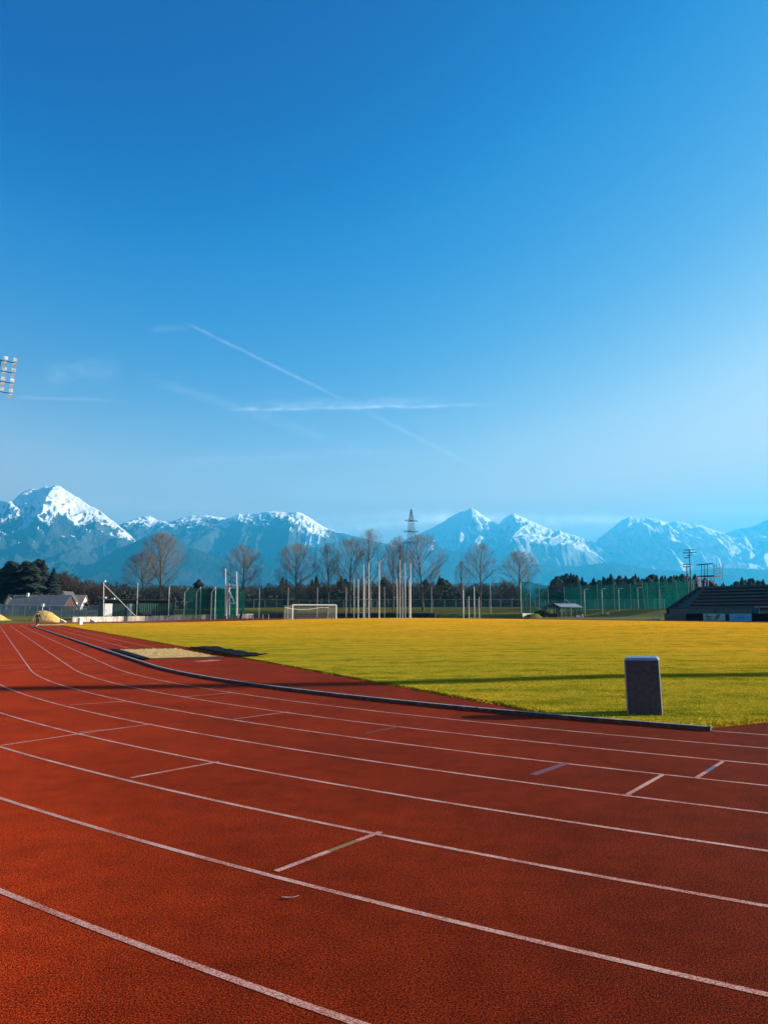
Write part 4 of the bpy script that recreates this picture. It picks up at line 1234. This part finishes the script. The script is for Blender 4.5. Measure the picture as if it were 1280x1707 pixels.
# ------------------------------------------------------------------ pylon
DP = 300
pb = W(686, 1005, DP); pb.z = 2.0
ht = W(685, 849, DP).z - pb.z
r = empty('power_pylon', pb, 'steel lattice power pylon with three cross arms rising behind the bare trees', 'pylon', rz=R(28)); kk_ = DP / 1295
def hwid(z):   # half width against height
    t_ = z / ht
    return np.interp(t_, [0, .55, .88, .97, 1], [2.7, 1.45, .75, .32, .12])
k = MB(); kb = MB(); zs_ = [0]
while zs_[-1] < ht - .8: zs_.append(zs_[-1] + max(.9, 2 * hwid(zs_[-1]) * .9))
zs_[-1] = ht
for z0, z1 in zip(zs_[:-1], zs_[1:]):
    w0, w1 = hwid(z0), hwid(z1)
    c0 = [(s * w0, t_ * w0, z0) for s, t_ in ((-1, -1), (1, -1), (1, 1), (-1, 1))]; c1 = [(s * w1, t_ * w1, z1) for s, t_ in ((-1, -1), (1, -1), (1, 1), (-1, 1))]
    for i in range(4):
        k.tube(c0[i], c1[i], .085, n=4, cap=False); j = (i + 1) % 4
        kb.tube(c0[i], c1[j], .045, n=4, cap=False); kb.tube(c0[j], c1[i], .045, n=4, cap=False)
k.build('corner_leg', M_PYLON, r); kb.build('lattice', M_PYLON, r)
for py, L_ in ((868, 2.9), (886, 3.4), (904.5, 3.1)):
    z_ = W(685, py, DP).z - pb.z; w_ = hwid(z_); k = MB()
    for s in (-1, 1):
        for t_ in (-1, 1):
            k.tube((s * w_, t_ * w_, z_ + .35), (s * L_, 0, z_), .06, n=4); k.tube((s * w_, t_ * w_, z_ - .35), (s * L_, 0, z_ - .1), .06, n=4)
    k.box(-w_ - .05, w_ + .05, -w_ - .05, w_ + .05, z_ - .08, z_ + .08)
    k.build('cross_arm', M_PYLON, r)

# ------------------------------------------------------------------ bare trees


def tubes_np(segs, n=3):
    """segs: array (k, 8): p(3) q(3) r0 r1"""
    s = np.asarray(segs); p, q, r0, r1 = s[:, :3], s[:, 3:6], s[:, 6], s[:, 7]
    d = q - p; d /= np.linalg.norm(d, axis=1)[:, None] + 1e-9
    a = np.where(np.abs(d[:, 2:3]) < .9, np.array([[0, 0, 1.]]), np.array([[1., 0, 0]]))
    u = np.cross(d, a); u /= np.linalg.norm(u, axis=1)[:, None]; w = np.cross(d, u)
    V = np.empty((len(s), 2 * n, 3))
    for i in range(n):
        t = 2 * math.pi * i / n; o = u * math.cos(t) + w * math.sin(t)
        V[:, i] = p + o * r0[:, None]; V[:, n + i] = q + o * r1[:, None]
    base = (np.arange(len(s)) * 2 * n)[:, None]
    F_ = np.concatenate([base + np.array([[i, (i + 1) % n, n + (i + 1) % n, n + i]]) for i in range(n)])
    return V.reshape(-1, 3), F_


def bare_tree(H_, Wd, seed, clear=.24, up=.5, dens=1.0, levels=4, shape='round', rt=.26):
    """winter tree: limbs fan out from the leader and fork until they reach the crown's outline"""
    rr = random.Random(seed); limbs, twigs = [], []
    trunk = []; p = Vector((0, 0, 0)); d = Vector((0, 0, 1)); n_ = 12
    for i in range(n_):
        d = (d + Vector((rr.uniform(-.05, .05), rr.uniform(-.05, .05), .15))).normalized(); q = p + d * (H_ * .86 / n_)
        r0 = rt * (1 - i / n_) ** .8 + .03; r1 = rt * (1 - (i + 1) / n_) ** .8 + .03
        trunk.append((*p, *q, r0, r1)); p = q
    pts = [Vector(s[:3]) for s in trunk] + [p]
    zc = {'round': .62, 'oval': .60, 'slim': .58, 'fan': .60}[shape]; cz = H_ * zc; rz_ = H_ * (1 - zc) * 1.02; rx = Wd * .5
    ex = {'round': 1.0, 'oval': 1.25, 'slim': 1.35, 'fan': 1.1}[shape]
    def env(p, d):
        """distance from p along d to the crown outline"""
        rzz = rz_ if d.z > 0 or p.z > cz else rz_ * .95
        sx_, sz_ = 1 / rx, 1 / rzz; px_, py_, pz_ = p.x * sx_, p.y * sx_, (p.z - cz) * sz_; dx, dy, dz = d.x * sx_, d.y * sx_, d.z * sz_
        a_ = dx * dx + dy * dy + dz * dz; b_ = px_ * dx + py_ * dy + pz_ * dz; c_ = px_ * px_ + py_ * py_ + pz_ * pz_ - 1
        dd = b_ * b_ - a_ * c_
        return (-b_ + math.sqrt(dd)) / a_ if dd > 0 else .3
    def branch(p, d, L, r, lev):
        lst = limbs if lev <= 2 else twigs; k = 5 if lev == 1 else (3 if lev == 2 else (2 if lev == 3 else 1)); out = [p]; step = L / k
        for i in range(k):
            d = (d + Vector((rr.gauss(0, .07), rr.gauss(0, .07), .035 + rr.gauss(0, .05)))).normalized(); q = out[-1] + d * step
            r0 = r * (1 - i / k * .7); r1 = r * (1 - (i + 1) / k * .7); lst.append((*out[-1], *q, r0, r1)); out.append(q)
        if lev >= levels or L < .35: return
        m = int({1: 9, 2: 6, 3: 5}[lev] * dens * (.6 + .4 * min(1, L / 3)))
        for j in range(m):
            t = (.22 if lev == 1 else .15) + .78 * (j + rr.random() * .9) / m; x = t * k; i = min(int(x), k - 1); b = out[i].lerp(out[i + 1], x - i)
            dd = (out[i + 1] - out[i]).normalized(); sv = dd.cross(Vector((rr.gauss(0, 1), rr.gauss(0, 1), rr.gauss(0, 1))))
            if sv.length < .01: continue
            nd = (dd + sv.normalized() * rr.uniform(.45, .85) + Vector((0, 0, .12))).normalized()
            l2 = min(max(env(b, nd), .25) * rr.uniform(.6, 1.2), L * rr.uniform(.4, .75))
            branch(b, nd, l2, max(r * (1 - t * .6) * .48, .0115), lev + 1)
    nb = int(19 * dens) + 3
    for j in range(nb):
        tt = (j + rr.random() * .8) / nb; t = min(clear + (.97 - clear) * tt, .99); x = t * n_; i = min(int(x), n_ - 1)
        b = pts[i].lerp(pts[i + 1], x - i); r0 = trunk[i][6]
        az = j * 2.39996 + rr.uniform(-.35, .35)
        el = R({'round': 26, 'oval': 34, 'slim': 46, 'fan': 34}[shape] + {'round': 46, 'oval': 40, 'slim': 30, 'fan': 38}[shape] * tt + rr.uniform(-6, 6))
        dd = Vector((math.cos(az) * math.cos(el), math.sin(az) * math.cos(el), math.sin(el)))
        L = min(max(env(b, dd), .8), H_ * .5) * rr.uniform(.72, 1.12)
        branch(b, dd, L, max(.03, r0 * .40), 1)
    return trunk, limbs, twigs


PROTO = {}


def tree_meshes(key, **kw):
    if key in PROTO: return PROTO[key]
    tr, li, tw = bare_tree(**kw)
    V1, F1 = tubes_np(tr, 7); V2, F2 = tubes_np(li, 4); V3, F3 = tubes_np(tw, 3)
    out = []
    for nm, V, F_, m in (('trunk', V1, F1, M_BARK), ('limbs', V2, F2, M_BARK), ('twigs', V3, F3, M_TWIG)):
        me_o = np_mesh(nm, V, F_, m); me = me_o.data; bpy.data.objects.remove(me_o); out.append((nm, me))
    PROTO[key] = out; return out


def place_tree(px, ytop, ybase, D, key, label, rz=0, wscale=1, zb=None, **kw):
    x_ = W(px, 1020, D).x; z_ = zt(x_, D) if zb is None else zb
    Ht = W(px, ytop, D).z - z_
    ms = tree_meshes(key, **kw); sc = Ht / kw['H_']
    r = empty('bare_tree', (x_, D, z_ - .1), label, 'tree', 'bare trees along the bank', rz); r.scale = (sc * wscale, sc * wscale, sc)
    for nm, me in ms:
        o_ = bpy.data.objects.new(nm, me); C.objects.link(o_); o_.parent = r


KR = dict(H_=17, Wd=11.5, seed=3, clear=.27, up=.5, dens=1.0, shape='round')
KV = dict(H_=17, Wd=11, seed=8, clear=.26, up=.5, dens=1.0, shape='fan')
KS = dict(H_=17, Wd=9, seed=12, clear=.22, up=.6, dens=.85, shape='slim')
KO = dict(H_=17, Wd=11, seed=21, clear=.22, up=.55, dens=.95, shape='oval')
place_tree(240, 919, 1016, 192, 'V2', 'bare leafless tree, lower of the leftmost pair above the shed', .4, 1.3, **dict(KV, seed=31))
place_tree(268, 885, 1016, 190, 'R1', 'tallest of the two bare trees above the shed, with a wide fan crown', 1.1, 1.0, **KV)
place_tree(404, 908, 1016, 196, 'R2', 'round-crowned bare tree behind the tall posts of the practice net', 2.0, 1.05, **KR)
place_tree(493, 904, 1016, 197, 'R3', 'round-crowned bare tree above the left post of the goal', 0.3, 1.05, **dict(KR, seed=44))
place_tree(547, 905, 1016, 198, 'S1', 'narrow bare tree above the right post of the goal', 1.6, 1.0, **KS)
place_tree(583, 896, 1016, 196, 'O1', 'bare tree with sunlit upper twigs between goal and cage poles', 2.6, .95, **KO)
place_tree(618.5, 880, 1016, 199, 'S2', 'tall slender bare tree behind the left cage poles', .9, .85, **dict(KS, seed=55))
place_tree(655, 900, 1016, 201, 'S3', 'thin bare tree between the two pole clusters', 2.2, .85, **dict(KS, seed=66))
place_tree(663, 892, 1016, 197, 'S1', 'slim bare tree just left of the pylon', 3.6, .8, **KS)
place_tree(705, 888, 1016, 196, 'O2', 'big bare tree right of the pylon leaning its crown to the right', .2, 1.05, **dict(KO, seed=71))
place_tree(772, 934, 1016, 198, 'S2', 'smallest bare tree, beside the short white poles', 1.2, .85, **dict(KS, seed=55))
place_tree(800.5, 904, 1016, 195, 'O3', 'large oval bare tree left of the last one', 4.0, 1.0, **dict(KO, seed=83))
place_tree(867.5, 917, 1017, 193, 'R4', 'last bare tree in the row, beside the bright green netting', 5.0, 1.2, **dict(KR, seed=91, clear=.24, shape='oval'))

# ------------------------------------------------------------------ woods


def conifer(H_, Wd, seed, n_=900, pine=False):
    r_ = np.random.default_rng(seed)
    t = r_.random(n_) ** .75; z = (0.06 + .94 * t) * H_
    tier = .72 + .28 * np.abs(np.sin(z * 2.4 + seed)); rad = (1 - t) ** .85 * Wd * .5 * tier * r_.uniform(.75, 1.15, n_) + .12
    if pine: rad = np.clip(np.sin(np.pi * (t * .86 + .12)), 0, 1) ** .6 * Wd * .5 * r_.uniform(.55, 1.2, n_) * (.8 + .2 * np.sin(z * 1.7 + seed * 2))
    az = r_.uniform(0, 2 * np.pi, n_); wd = (.18 + rad * .28) * r_.uniform(.6, 1.2, n_)
    e = np.stack([np.cos(az), np.sin(az)], 1); s = np.stack([-e[:, 1], e[:, 0]], 1)
    P0 = np.c_[e * (rad * .15)[:, None], z + rad * .35]; P1 = np.c_[e * (rad * .9)[:, None] + s * wd[:, None], z - rad * .05]
    P2 = np.c_[e * (rad * .9)[:, None] - s * wd[:, None], z - rad * .12]
    P3 = np.c_[e * (rad * 1.12)[:, None], z - rad * .22]
    V = np.concatenate([np.stack([P0, P1, P2], 1).reshape(-1, 3), np.stack([P1, P3, P2], 1).reshape(-1, 3)])
    F_ = np.arange(len(V)).reshape(-1, 3)
    return V, F_


CP = []
for i, (h_, w_) in enumerate(((20, 8.5), (20, 7.0), (20, 9.5), (20, 8), (20, 7.5), (20, 9))):
    V, F_ = conifer(h_, w_, i + 1, 1100, i > 3); o_ = np_mesh('crown', V, F_, M_CONIF); cm = o_.data; bpy.data.objects.remove(o_)
    Vt, Ft = tubes_np([(0, 0, 0, 0, 0, 18, .25, .05)], 6); o_ = np_mesh('trunk', Vt, Ft, M_BARK); tm = o_.data; bpy.data.objects.remove(o_); CP.append((cm, tm))
rw = random.Random(77)


def put_conifer(px, ytop, D, label, group, ws=1.0, pine=.35):
    x_ = W(px, 1020, D).x; z_ = zt(x_, D); h_ = W(px, ytop, D).z - z_; cm, tm = CP[rw.randrange(4) if rw.random() > pine else rw.randrange(4, 6)]
    r = empty('conifer', (x_, D, z_), label, 'tree', group, rw.uniform(0, 6)); r.scale = (h_ / 20 * ws, h_ / 20 * ws, h_ / 20)
    for nm, me in (('crown', cm), ('trunk', tm)):
        o_ = bpy.data.objects.new(nm, me); C.objects.link(o_); o_.parent = r


for px, yt in ((-6, 948), (8, 940), (14, 936), (22, 938), (33, 941), (40, 936), (50, 938), (60, 932), (68, 933), (56, 936), (27, 946), (86, 946), (4, 950)):
    put_conifer(px, yt, rw.uniform(262, 285), 'dark conifer in the tall clump behind the houses on the left', 'conifers of the left wood', 1.5, .7)
for px in np.arange(915, 1284, 4.6):
    yt = np.interp(px, [915, 925, 935, 960, 975, 990, 1000, 1020, 1040, 1060, 1080, 1100, 1120, 1140, 1160, 1175, 1200, 1230, 1260, 1280],
                   [972, 963, 960, 960, 968, 966, 964, 960, 964, 961, 963, 960, 961, 959, 960, 966, 978, 974, 966, 972]) + rw.uniform(-5, 4)
    put_conifer(px + rw.uniform(-2, 2), yt, rw.uniform(395, 440), 'dark conifer in the wood behind the green nets and the grandstand', 'conifers of the right wood', 1.5)
for px, yt in ((470, 962), (476, 966), (520, 965), (527, 959), (563, 968), (569, 960), (575, 965), (640, 962), (733, 960), (738, 964), (745, 967), (710, 966), (1240, 962), (1253, 966), (1208, 971), (1268, 968), (330, 966), (382, 968)):
    put_conifer(px, yt, rw.uniform(330, 350), 'dark conifer standing above the brown wood behind the bank', 'conifers above the brown wood', 1.5)


def brown_proto(seed, H_=16, Wd=11):
    """dense leafless crown of fine twigs"""
    tr, li, tw = bare_tree(H_, Wd, seed, clear=.12, dens=.8, levels=3, shape='oval', rt=.25)
    segs = tr + li + [s for i, s in enumerate(tw) if i % 2 == 0 or s[6] > .05]
    s = np.array(segs); s[:, 6:8] = s[:, 6:8] * 1.3 + .03
    V1, F1 = tubes_np(s, 3)
    V2 = leaf_cloud(700, Wd * .42, Wd * .42, H_ * .40, seed, .22, .15); V2[:, 2] += H_ * .52
    T4 = F1; tri = np.concatenate([T4[:, :3], T4[:, [0, 2, 3]]])
    return np.concatenate([V1, V2]), np.concatenate([tri, len(V1) + np.arange(len(V2)).reshape(-1, 3)])


BP = [brown_proto(s) for s in (101, 102, 103)]


def wood(name, spots, label, mat):
    Vs, Fs, o_ = [], [], 0
    for (x_, y_, z_, h_, ws) in spots:
        V, F_ = BP[rw.randrange(3)]; a_ = rw.uniform(0, 6); c_, s_ = math.cos(a_), math.sin(a_); k = h_ / 16
        Q = np.stack([(V[:, 0] * c_ - V[:, 1] * s_) * k * ws + x_, (V[:, 0] * s_ + V[:, 1] * c_) * k * ws + y_, V[:, 2] * k + z_], 1)
        Vs.append(Q); Fs.append(F_ + o_); o_ += len(V)
    o = np_mesh(name, np.concatenate(Vs), np.concatenate(Fs), mat); tag(o, label, 'wood', kind='stuff'); return o


def spots(px0, px1, step, tops, D0, D1, rows_, jit=6):
    out = []
    for k in range(rows_):
        for px in np.arange(px0 + k * step / rows_, px1, step):
            D = D0 + (D1 - D0) * (k + rw.random() * .6) / rows_; p_ = px + rw.uniform(-step, step) * .3
            yt = np.interp(p_, *tops) + rw.uniform(0, jit) + (rows_ - k) * 1.5; x_ = W(p_, 1020, D).x; z_ = zt(x_, D) - .5
            out.append((x_, D, z_, W(p_, yt, D).z - z_, rw.uniform(.85, 1.2)))
    return out


wood('left_wood', spots(-30, 175, 17, ([-30, 20, 60, 95, 130, 175], [950, 955, 955, 946, 956, 966]), 280, 330, 4, 14), 'brown leafless wood behind the houses on the left', M_BROWN)
wood('centre_wood', spots(165, 885, 17, ([165, 200, 230, 290, 330, 400, 440, 480, 560, 640, 700, 760, 840, 862, 885], [968, 966, 974, 968, 972, 970, 970, 966, 968, 966, 966, 970, 964, 968, 985]), 300, 370, 4, 8),
     'long dark leafless wood behind the bank and its row of bare trees', simple('grey_brown_wood', (.034, .032, .024), 1, var=.7, scale=.06))
wood('right_wood', spots(900, 1290, 22, ([900, 925, 1150, 1210, 1290], [976, 966, 968, 980, 976]), 370, 400, 2, 6), 'low leafless wood in front of the conifers on the right', simple('dark_brown_wood', (.018, .022, .018), 1, var=.6, scale=.06))
# undergrowth so that no daylight shows under the crowns
def thicket(name, px0, px1, D, h_, label, mat, seed):
    r_ = np.random.default_rng(seed); x0, x1 = W(px0, 1020, D).x, W(px1, 1020, D).x; n_ = int((x1 - x0) * 55)
    cx_ = r_.uniform(x0, x1, n_); cy_ = D + r_.uniform(-3, 9, n_); hh = h_ * (.6 + .4 * np.sin(cx_ * .23 + seed) * np.sin(cx_ * .071))
    cz = r_.random(n_) ** .9 * hh + zt((x0 + x1) / 2, D) - .5
    V = (np.stack([cx_, cy_, cz], 1)[:, None, :] + r_.normal(size=(n_, 3, 3)) * .55).reshape(-1, 3)
    o = np_mesh(name, V, np.arange(len(V)).reshape(-1, 3), mat); tag(o, label, 'undergrowth', kind='stuff')


thicket('undergrowth', -40, 180, 268, 7, 'brown undergrowth at the foot of the left wood', M_BROWN, 1)
thicket('undergrowth', 160, 880, 296, 8, 'dark undergrowth at the foot of the long wood behind the bank', bpy.data.materials['grey_brown_wood'], 2)
thicket('undergrowth', 880, 1300, 366, 10, 'dark undergrowth at the foot of the right wood', bpy.data.materials['dark_brown_wood'], 3)

# ------------------------------------------------------------------ mountains


def hash2(ix, iy, seed):
    h = (ix * 374761393 + iy * 668265263 + seed * 974634777) & 0xffffffff
    h = ((h ^ (h >> 13)) * 1274126177) & 0xffffffff
    return ((h ^ (h >> 16)) & 0xffff) / 65535.0


def vnoise(x, y, seed):
    ix = np.floor(x).astype(np.int64); iy = np.floor(y).astype(np.int64); fx = x - ix; fy = y - iy
    fx = fx * fx * fx * (fx * (fx * 6 - 15) + 10); fy = fy * fy * fy * (fy * (fy * 6 - 15) + 10)
    a, b, c, d = hash2(ix, iy, seed), hash2(ix + 1, iy, seed), hash2(ix, iy + 1, seed), hash2(ix + 1, iy + 1, seed)
    return (a + (b - a) * fx) * (1 - fy) + (c + (d - c) * fx) * fy


def ridged(x, y, seed, oct_=6, gain=.52):
    s, am, tot, w = 0, 1.0, 0, 1.0
    for o_ in range(oct_):
        n_ = 1 - np.abs(2 * vnoise(x, y, seed + o_) - 1); n_ = n_ * n_
        s = s + n_ * am * w; w = np.clip(n_ * 1.6, 0.2, 1); tot += am; am *= gain; x, y = x * 2.03 + 3.1, y * 2.03 + 1.7
    return s / tot


def mountain(name, prof, D0, Wf, Wb, mat, seed, amp=1.0, cols=520, rows_=150, rough=14, warp_=.0, lam=1500.0, power=1.15):
    px = np.linspace(prof[0][0], prof[-1][0], cols); yy = np.interp(px, [p[0] for p in prof], [p[1] for p in prof])
    kx = np.array([W(p_, y_, 1.0).x for p_, y_ in zip(px, yy)]); kz = np.array([W(p_, y_, 1.0).z - HC for p_, y_ in zip(px, yy)])
    v = np.concatenate([np.linspace(-1, 0, 30)[:-1], np.linspace(0, 1, rows_) ** 1.15])     # back slope, then front slope
    v = v[None, :]; dep = np.where(v < 0, D0 - v * Wb, D0 - v * Wf); Xm = kx[:, None] * D0 * (1 + 0 * v) * (dep / D0) ** .5
    Ym = dep + 0 * Xm; zr = kz[:, None] * D0
    av = np.abs(v)
    base = zr * np.clip(1 - av, 0, 1) ** power
    wx = Xm + 500 * (vnoise(Xm / 1900, Ym / 1900, seed + 50) - .5) * 2; wy = Ym + 700 * (vnoise(Xm / 1700, Ym / 1700, seed + 60) - .5) * 2
    rg_ = ridged(wx / lam, wy / (lam * 1.9), seed) ; fine = ridged(wx / (lam * .28), wy / (lam * .5), seed + 20, 5)
    env = np.clip(av * 5, 0, 1) * np.clip((1 - av) * 2.2, 0, 1)
    vf = ridged(wx / (lam * .09), wy / (lam * .16), seed + 33, 4)
    Zm = base + env * zr * (.48 * amp * (rg_ - .48)) + np.clip(av * 14, .0, 1) * zr * .17 * amp * (fine - .4) * np.clip((1 - av) * 3, 0, 1)
    Zm = Zm + np.clip(av * 20, .15, 1) * zr * .060 * amp * (vf - .4) * np.clip((1 - av) * 2, 0, 1)
    Zm = Zm + (vnoise(Xm / 60, Ym / 60, seed + 9) - .5) * rough * np.clip(1 - av, 0, 1)
    # never above the skyline seen from the ridge itself
    Zm = np.minimum(Zm, zr * (1 - .12 * av) + rough * .3)
    Zm = np.where(av > .985, -20, Zm)
    o = np_mesh(name, np.stack([Xm, Ym, Zm], -1).reshape(-1, 3), grid_faces(cols, v.shape[1]), mat)
    tag(o, kind='structure'); return o


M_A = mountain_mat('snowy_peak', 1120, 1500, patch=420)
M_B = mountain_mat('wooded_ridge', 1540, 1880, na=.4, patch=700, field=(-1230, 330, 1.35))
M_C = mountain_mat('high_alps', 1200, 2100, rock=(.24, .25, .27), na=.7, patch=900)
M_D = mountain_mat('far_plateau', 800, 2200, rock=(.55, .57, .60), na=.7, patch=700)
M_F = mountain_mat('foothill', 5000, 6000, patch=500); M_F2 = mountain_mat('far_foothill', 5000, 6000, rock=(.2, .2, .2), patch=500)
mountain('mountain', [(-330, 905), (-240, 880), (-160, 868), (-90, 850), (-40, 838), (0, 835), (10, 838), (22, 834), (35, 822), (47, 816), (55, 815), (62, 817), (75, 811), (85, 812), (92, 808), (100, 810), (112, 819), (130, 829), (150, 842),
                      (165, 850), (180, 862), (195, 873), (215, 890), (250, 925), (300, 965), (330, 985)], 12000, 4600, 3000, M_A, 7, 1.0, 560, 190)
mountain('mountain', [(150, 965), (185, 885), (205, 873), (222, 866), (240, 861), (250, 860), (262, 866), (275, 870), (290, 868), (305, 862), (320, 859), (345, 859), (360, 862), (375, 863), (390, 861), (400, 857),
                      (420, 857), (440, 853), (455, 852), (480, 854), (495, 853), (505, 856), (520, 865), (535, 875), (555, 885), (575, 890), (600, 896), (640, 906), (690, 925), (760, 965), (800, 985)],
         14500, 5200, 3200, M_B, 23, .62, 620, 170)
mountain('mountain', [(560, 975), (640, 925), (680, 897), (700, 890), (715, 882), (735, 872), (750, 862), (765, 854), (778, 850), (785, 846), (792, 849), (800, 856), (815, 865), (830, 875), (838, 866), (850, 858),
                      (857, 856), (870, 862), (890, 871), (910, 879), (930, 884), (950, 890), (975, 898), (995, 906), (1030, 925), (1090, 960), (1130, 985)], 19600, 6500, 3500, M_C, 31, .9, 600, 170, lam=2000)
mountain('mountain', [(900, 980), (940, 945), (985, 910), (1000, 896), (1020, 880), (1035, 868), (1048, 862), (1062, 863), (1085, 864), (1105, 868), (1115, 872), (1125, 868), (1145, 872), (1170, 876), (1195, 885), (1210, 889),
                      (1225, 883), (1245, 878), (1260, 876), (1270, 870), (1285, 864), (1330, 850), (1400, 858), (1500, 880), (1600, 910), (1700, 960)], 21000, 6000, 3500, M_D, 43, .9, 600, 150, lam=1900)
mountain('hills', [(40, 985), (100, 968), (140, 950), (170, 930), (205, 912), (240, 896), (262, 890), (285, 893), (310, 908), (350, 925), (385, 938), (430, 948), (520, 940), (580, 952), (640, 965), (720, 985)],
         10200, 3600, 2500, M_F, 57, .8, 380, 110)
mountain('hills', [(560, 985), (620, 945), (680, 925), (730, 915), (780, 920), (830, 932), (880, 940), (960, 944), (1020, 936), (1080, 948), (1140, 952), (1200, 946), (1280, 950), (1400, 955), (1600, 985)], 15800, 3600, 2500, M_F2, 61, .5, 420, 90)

# ------------------------------------------------------------------ runner


def skin_chain(name, joints, edges, radii, mat, parent=None, sub=1, root=0):
    me = bpy.data.meshes.new(name); me.from_pydata([tuple(j) for j in joints], edges, []); me.materials.append(mat)
    o = bpy.data.objects.new(name, me); C.objects.link(o); o.parent = parent
    o.modifiers.new('skin', 'SKIN')
    sv = me.skin_vertices[0].data
    for i, rr_ in enumerate(radii): sv[i].radius = (rr_, rr_) if isinstance(rr_, (int, float)) else rr_
    sv[root].use_root = True
    if sub: s_ = o.modifiers.new('sub', 'SUBSURF'); s_.levels = sub; s_.render_levels = sub
    return o


rp = W(62.5, 1043, 99)
skin = simple('skin', (.45, .26, .18), .6, var=.1); blk = simple('black_sportswear', (.012, .014, .022), .8); shoe = simple('pale_shoes', (.75, .75, .75), .6)
J = [(0, 0, .93), (0, .03, 1.15), (0, .05, 1.38), (0, .06, 1.50), (0, .08, 1.60), (0, .08, 1.70),     # pelvis..head
     (-.17, .05, 1.42), (-.27, -.06, 1.20), (-.18, .16, 1.12), (-.14, .24, 1.14),                   # left arm
     (.17, .05, 1.42), (.28, .0, 1.19), (.24, -.06 + .22, 1.02), (.2, .26, 1.06),                   # right arm
     (-.10, 0, .90), (-.11, .16, .52), (-.10, -.02, .12), (-.10, .10, .03),                         # left leg, striding
     (.10, 0, .90), (.11, .02, .50), (.10, -.26, .30), (.10, -.24, .19)]
E = [(0, 1), (1, 2), (2, 3), (3, 4), (4, 5), (2, 6), (6, 7), (7, 8), (8, 9), (2, 10), (10, 11), (11, 12), (12, 13), (0, 14), (14, 15), (15, 16), (16, 17), (0, 18), (18, 19), (19, 20), (20, 21)]
RD = [(.15, .11), (.13, .10), (.17, .11), .06, .085, .085, .07, .05, .042, .035, .07, .05, .042, .035, .09, .065, .045, .035, .09, .065, .045, .035]
pr = skin_chain('person', J, E, RD, skin); pr.location = (rp.x, rp.y, zt(rp.x, rp.y)); pr.rotation_euler.z = R(20)
tag(pr, 'runner in black clothes with white shoes, seen from behind on the far track', 'person')
def sub_chain(name, ids, mat, grow):
    mp_ = {j: i for i, j in enumerate(ids)}; e_ = [(mp_[a], mp_[b]) for a, b in E if a in mp_ and b in mp_]
    rd = [tuple(x + grow for x in (RD[j] if isinstance(RD[j], tuple) else (RD[j], RD[j]))) for j in ids]
    return skin_chain(name, [J[j] for j in ids], e_, rd, mat, pr)
sub_chain('jacket', [0, 1, 2, 6, 7, 8, 10, 11, 12], blk, .022)
sub_chain('leggings', [0, 14, 15, 16, 18, 19, 20], blk, .02)
for c_ in ((-.10, .10, .05), (.10, -.22, .2)):
    k = MB(); k.hexa([(-.05, -.14, -.05), (.05, -.14, -.05), (.05, .16, -.05), (-.05, .16, -.05), (-.045, -.13, .06), (.045, -.13, .06), (.04, .12, .02), (-.04, .12, .02)])
    k.build('shoe', shoe, pr, loc=c_, bevel=.015)
V = leaf_cloud(500, .105, .11, .10, 3, .02, .85); V += np.array([0, .07, 1.70]); V = V[V.reshape(-1, 3, 3).mean(1).repeat(3, 0)[:, 2] > 1.66]
np_mesh('hair', V, np.arange(len(V)).reshape(-1, 3), simple('dark_hair', (.03, .02, .015), .8), pr)

# ------------------------------------------------------------------ haze
hz = MB(); hz.box(-29000, 29000, -1500, 29000, -25, 2750)
m = bpy.data.materials.new('haze'); m.use_nodes = True; T = m.node_tree
for n_ in list(T.nodes): T.nodes.remove(n_)
vo = T.nodes.new('ShaderNodeVolumePrincipled'); vo.inputs['Density'].default_value = 7.5e-5; vo.inputs['Color'].default_value = (.05, .49, .86, 1)
vo.inputs['Anisotropy'].default_value = .25
oo = T.nodes.new('ShaderNodeOutputMaterial'); T.links.new(vo.outputs[0], oo.inputs['Volume'])
tag(hz.build('haze', m), 'pale blue winter haze before the mountains', 'haze', kind='stuff')
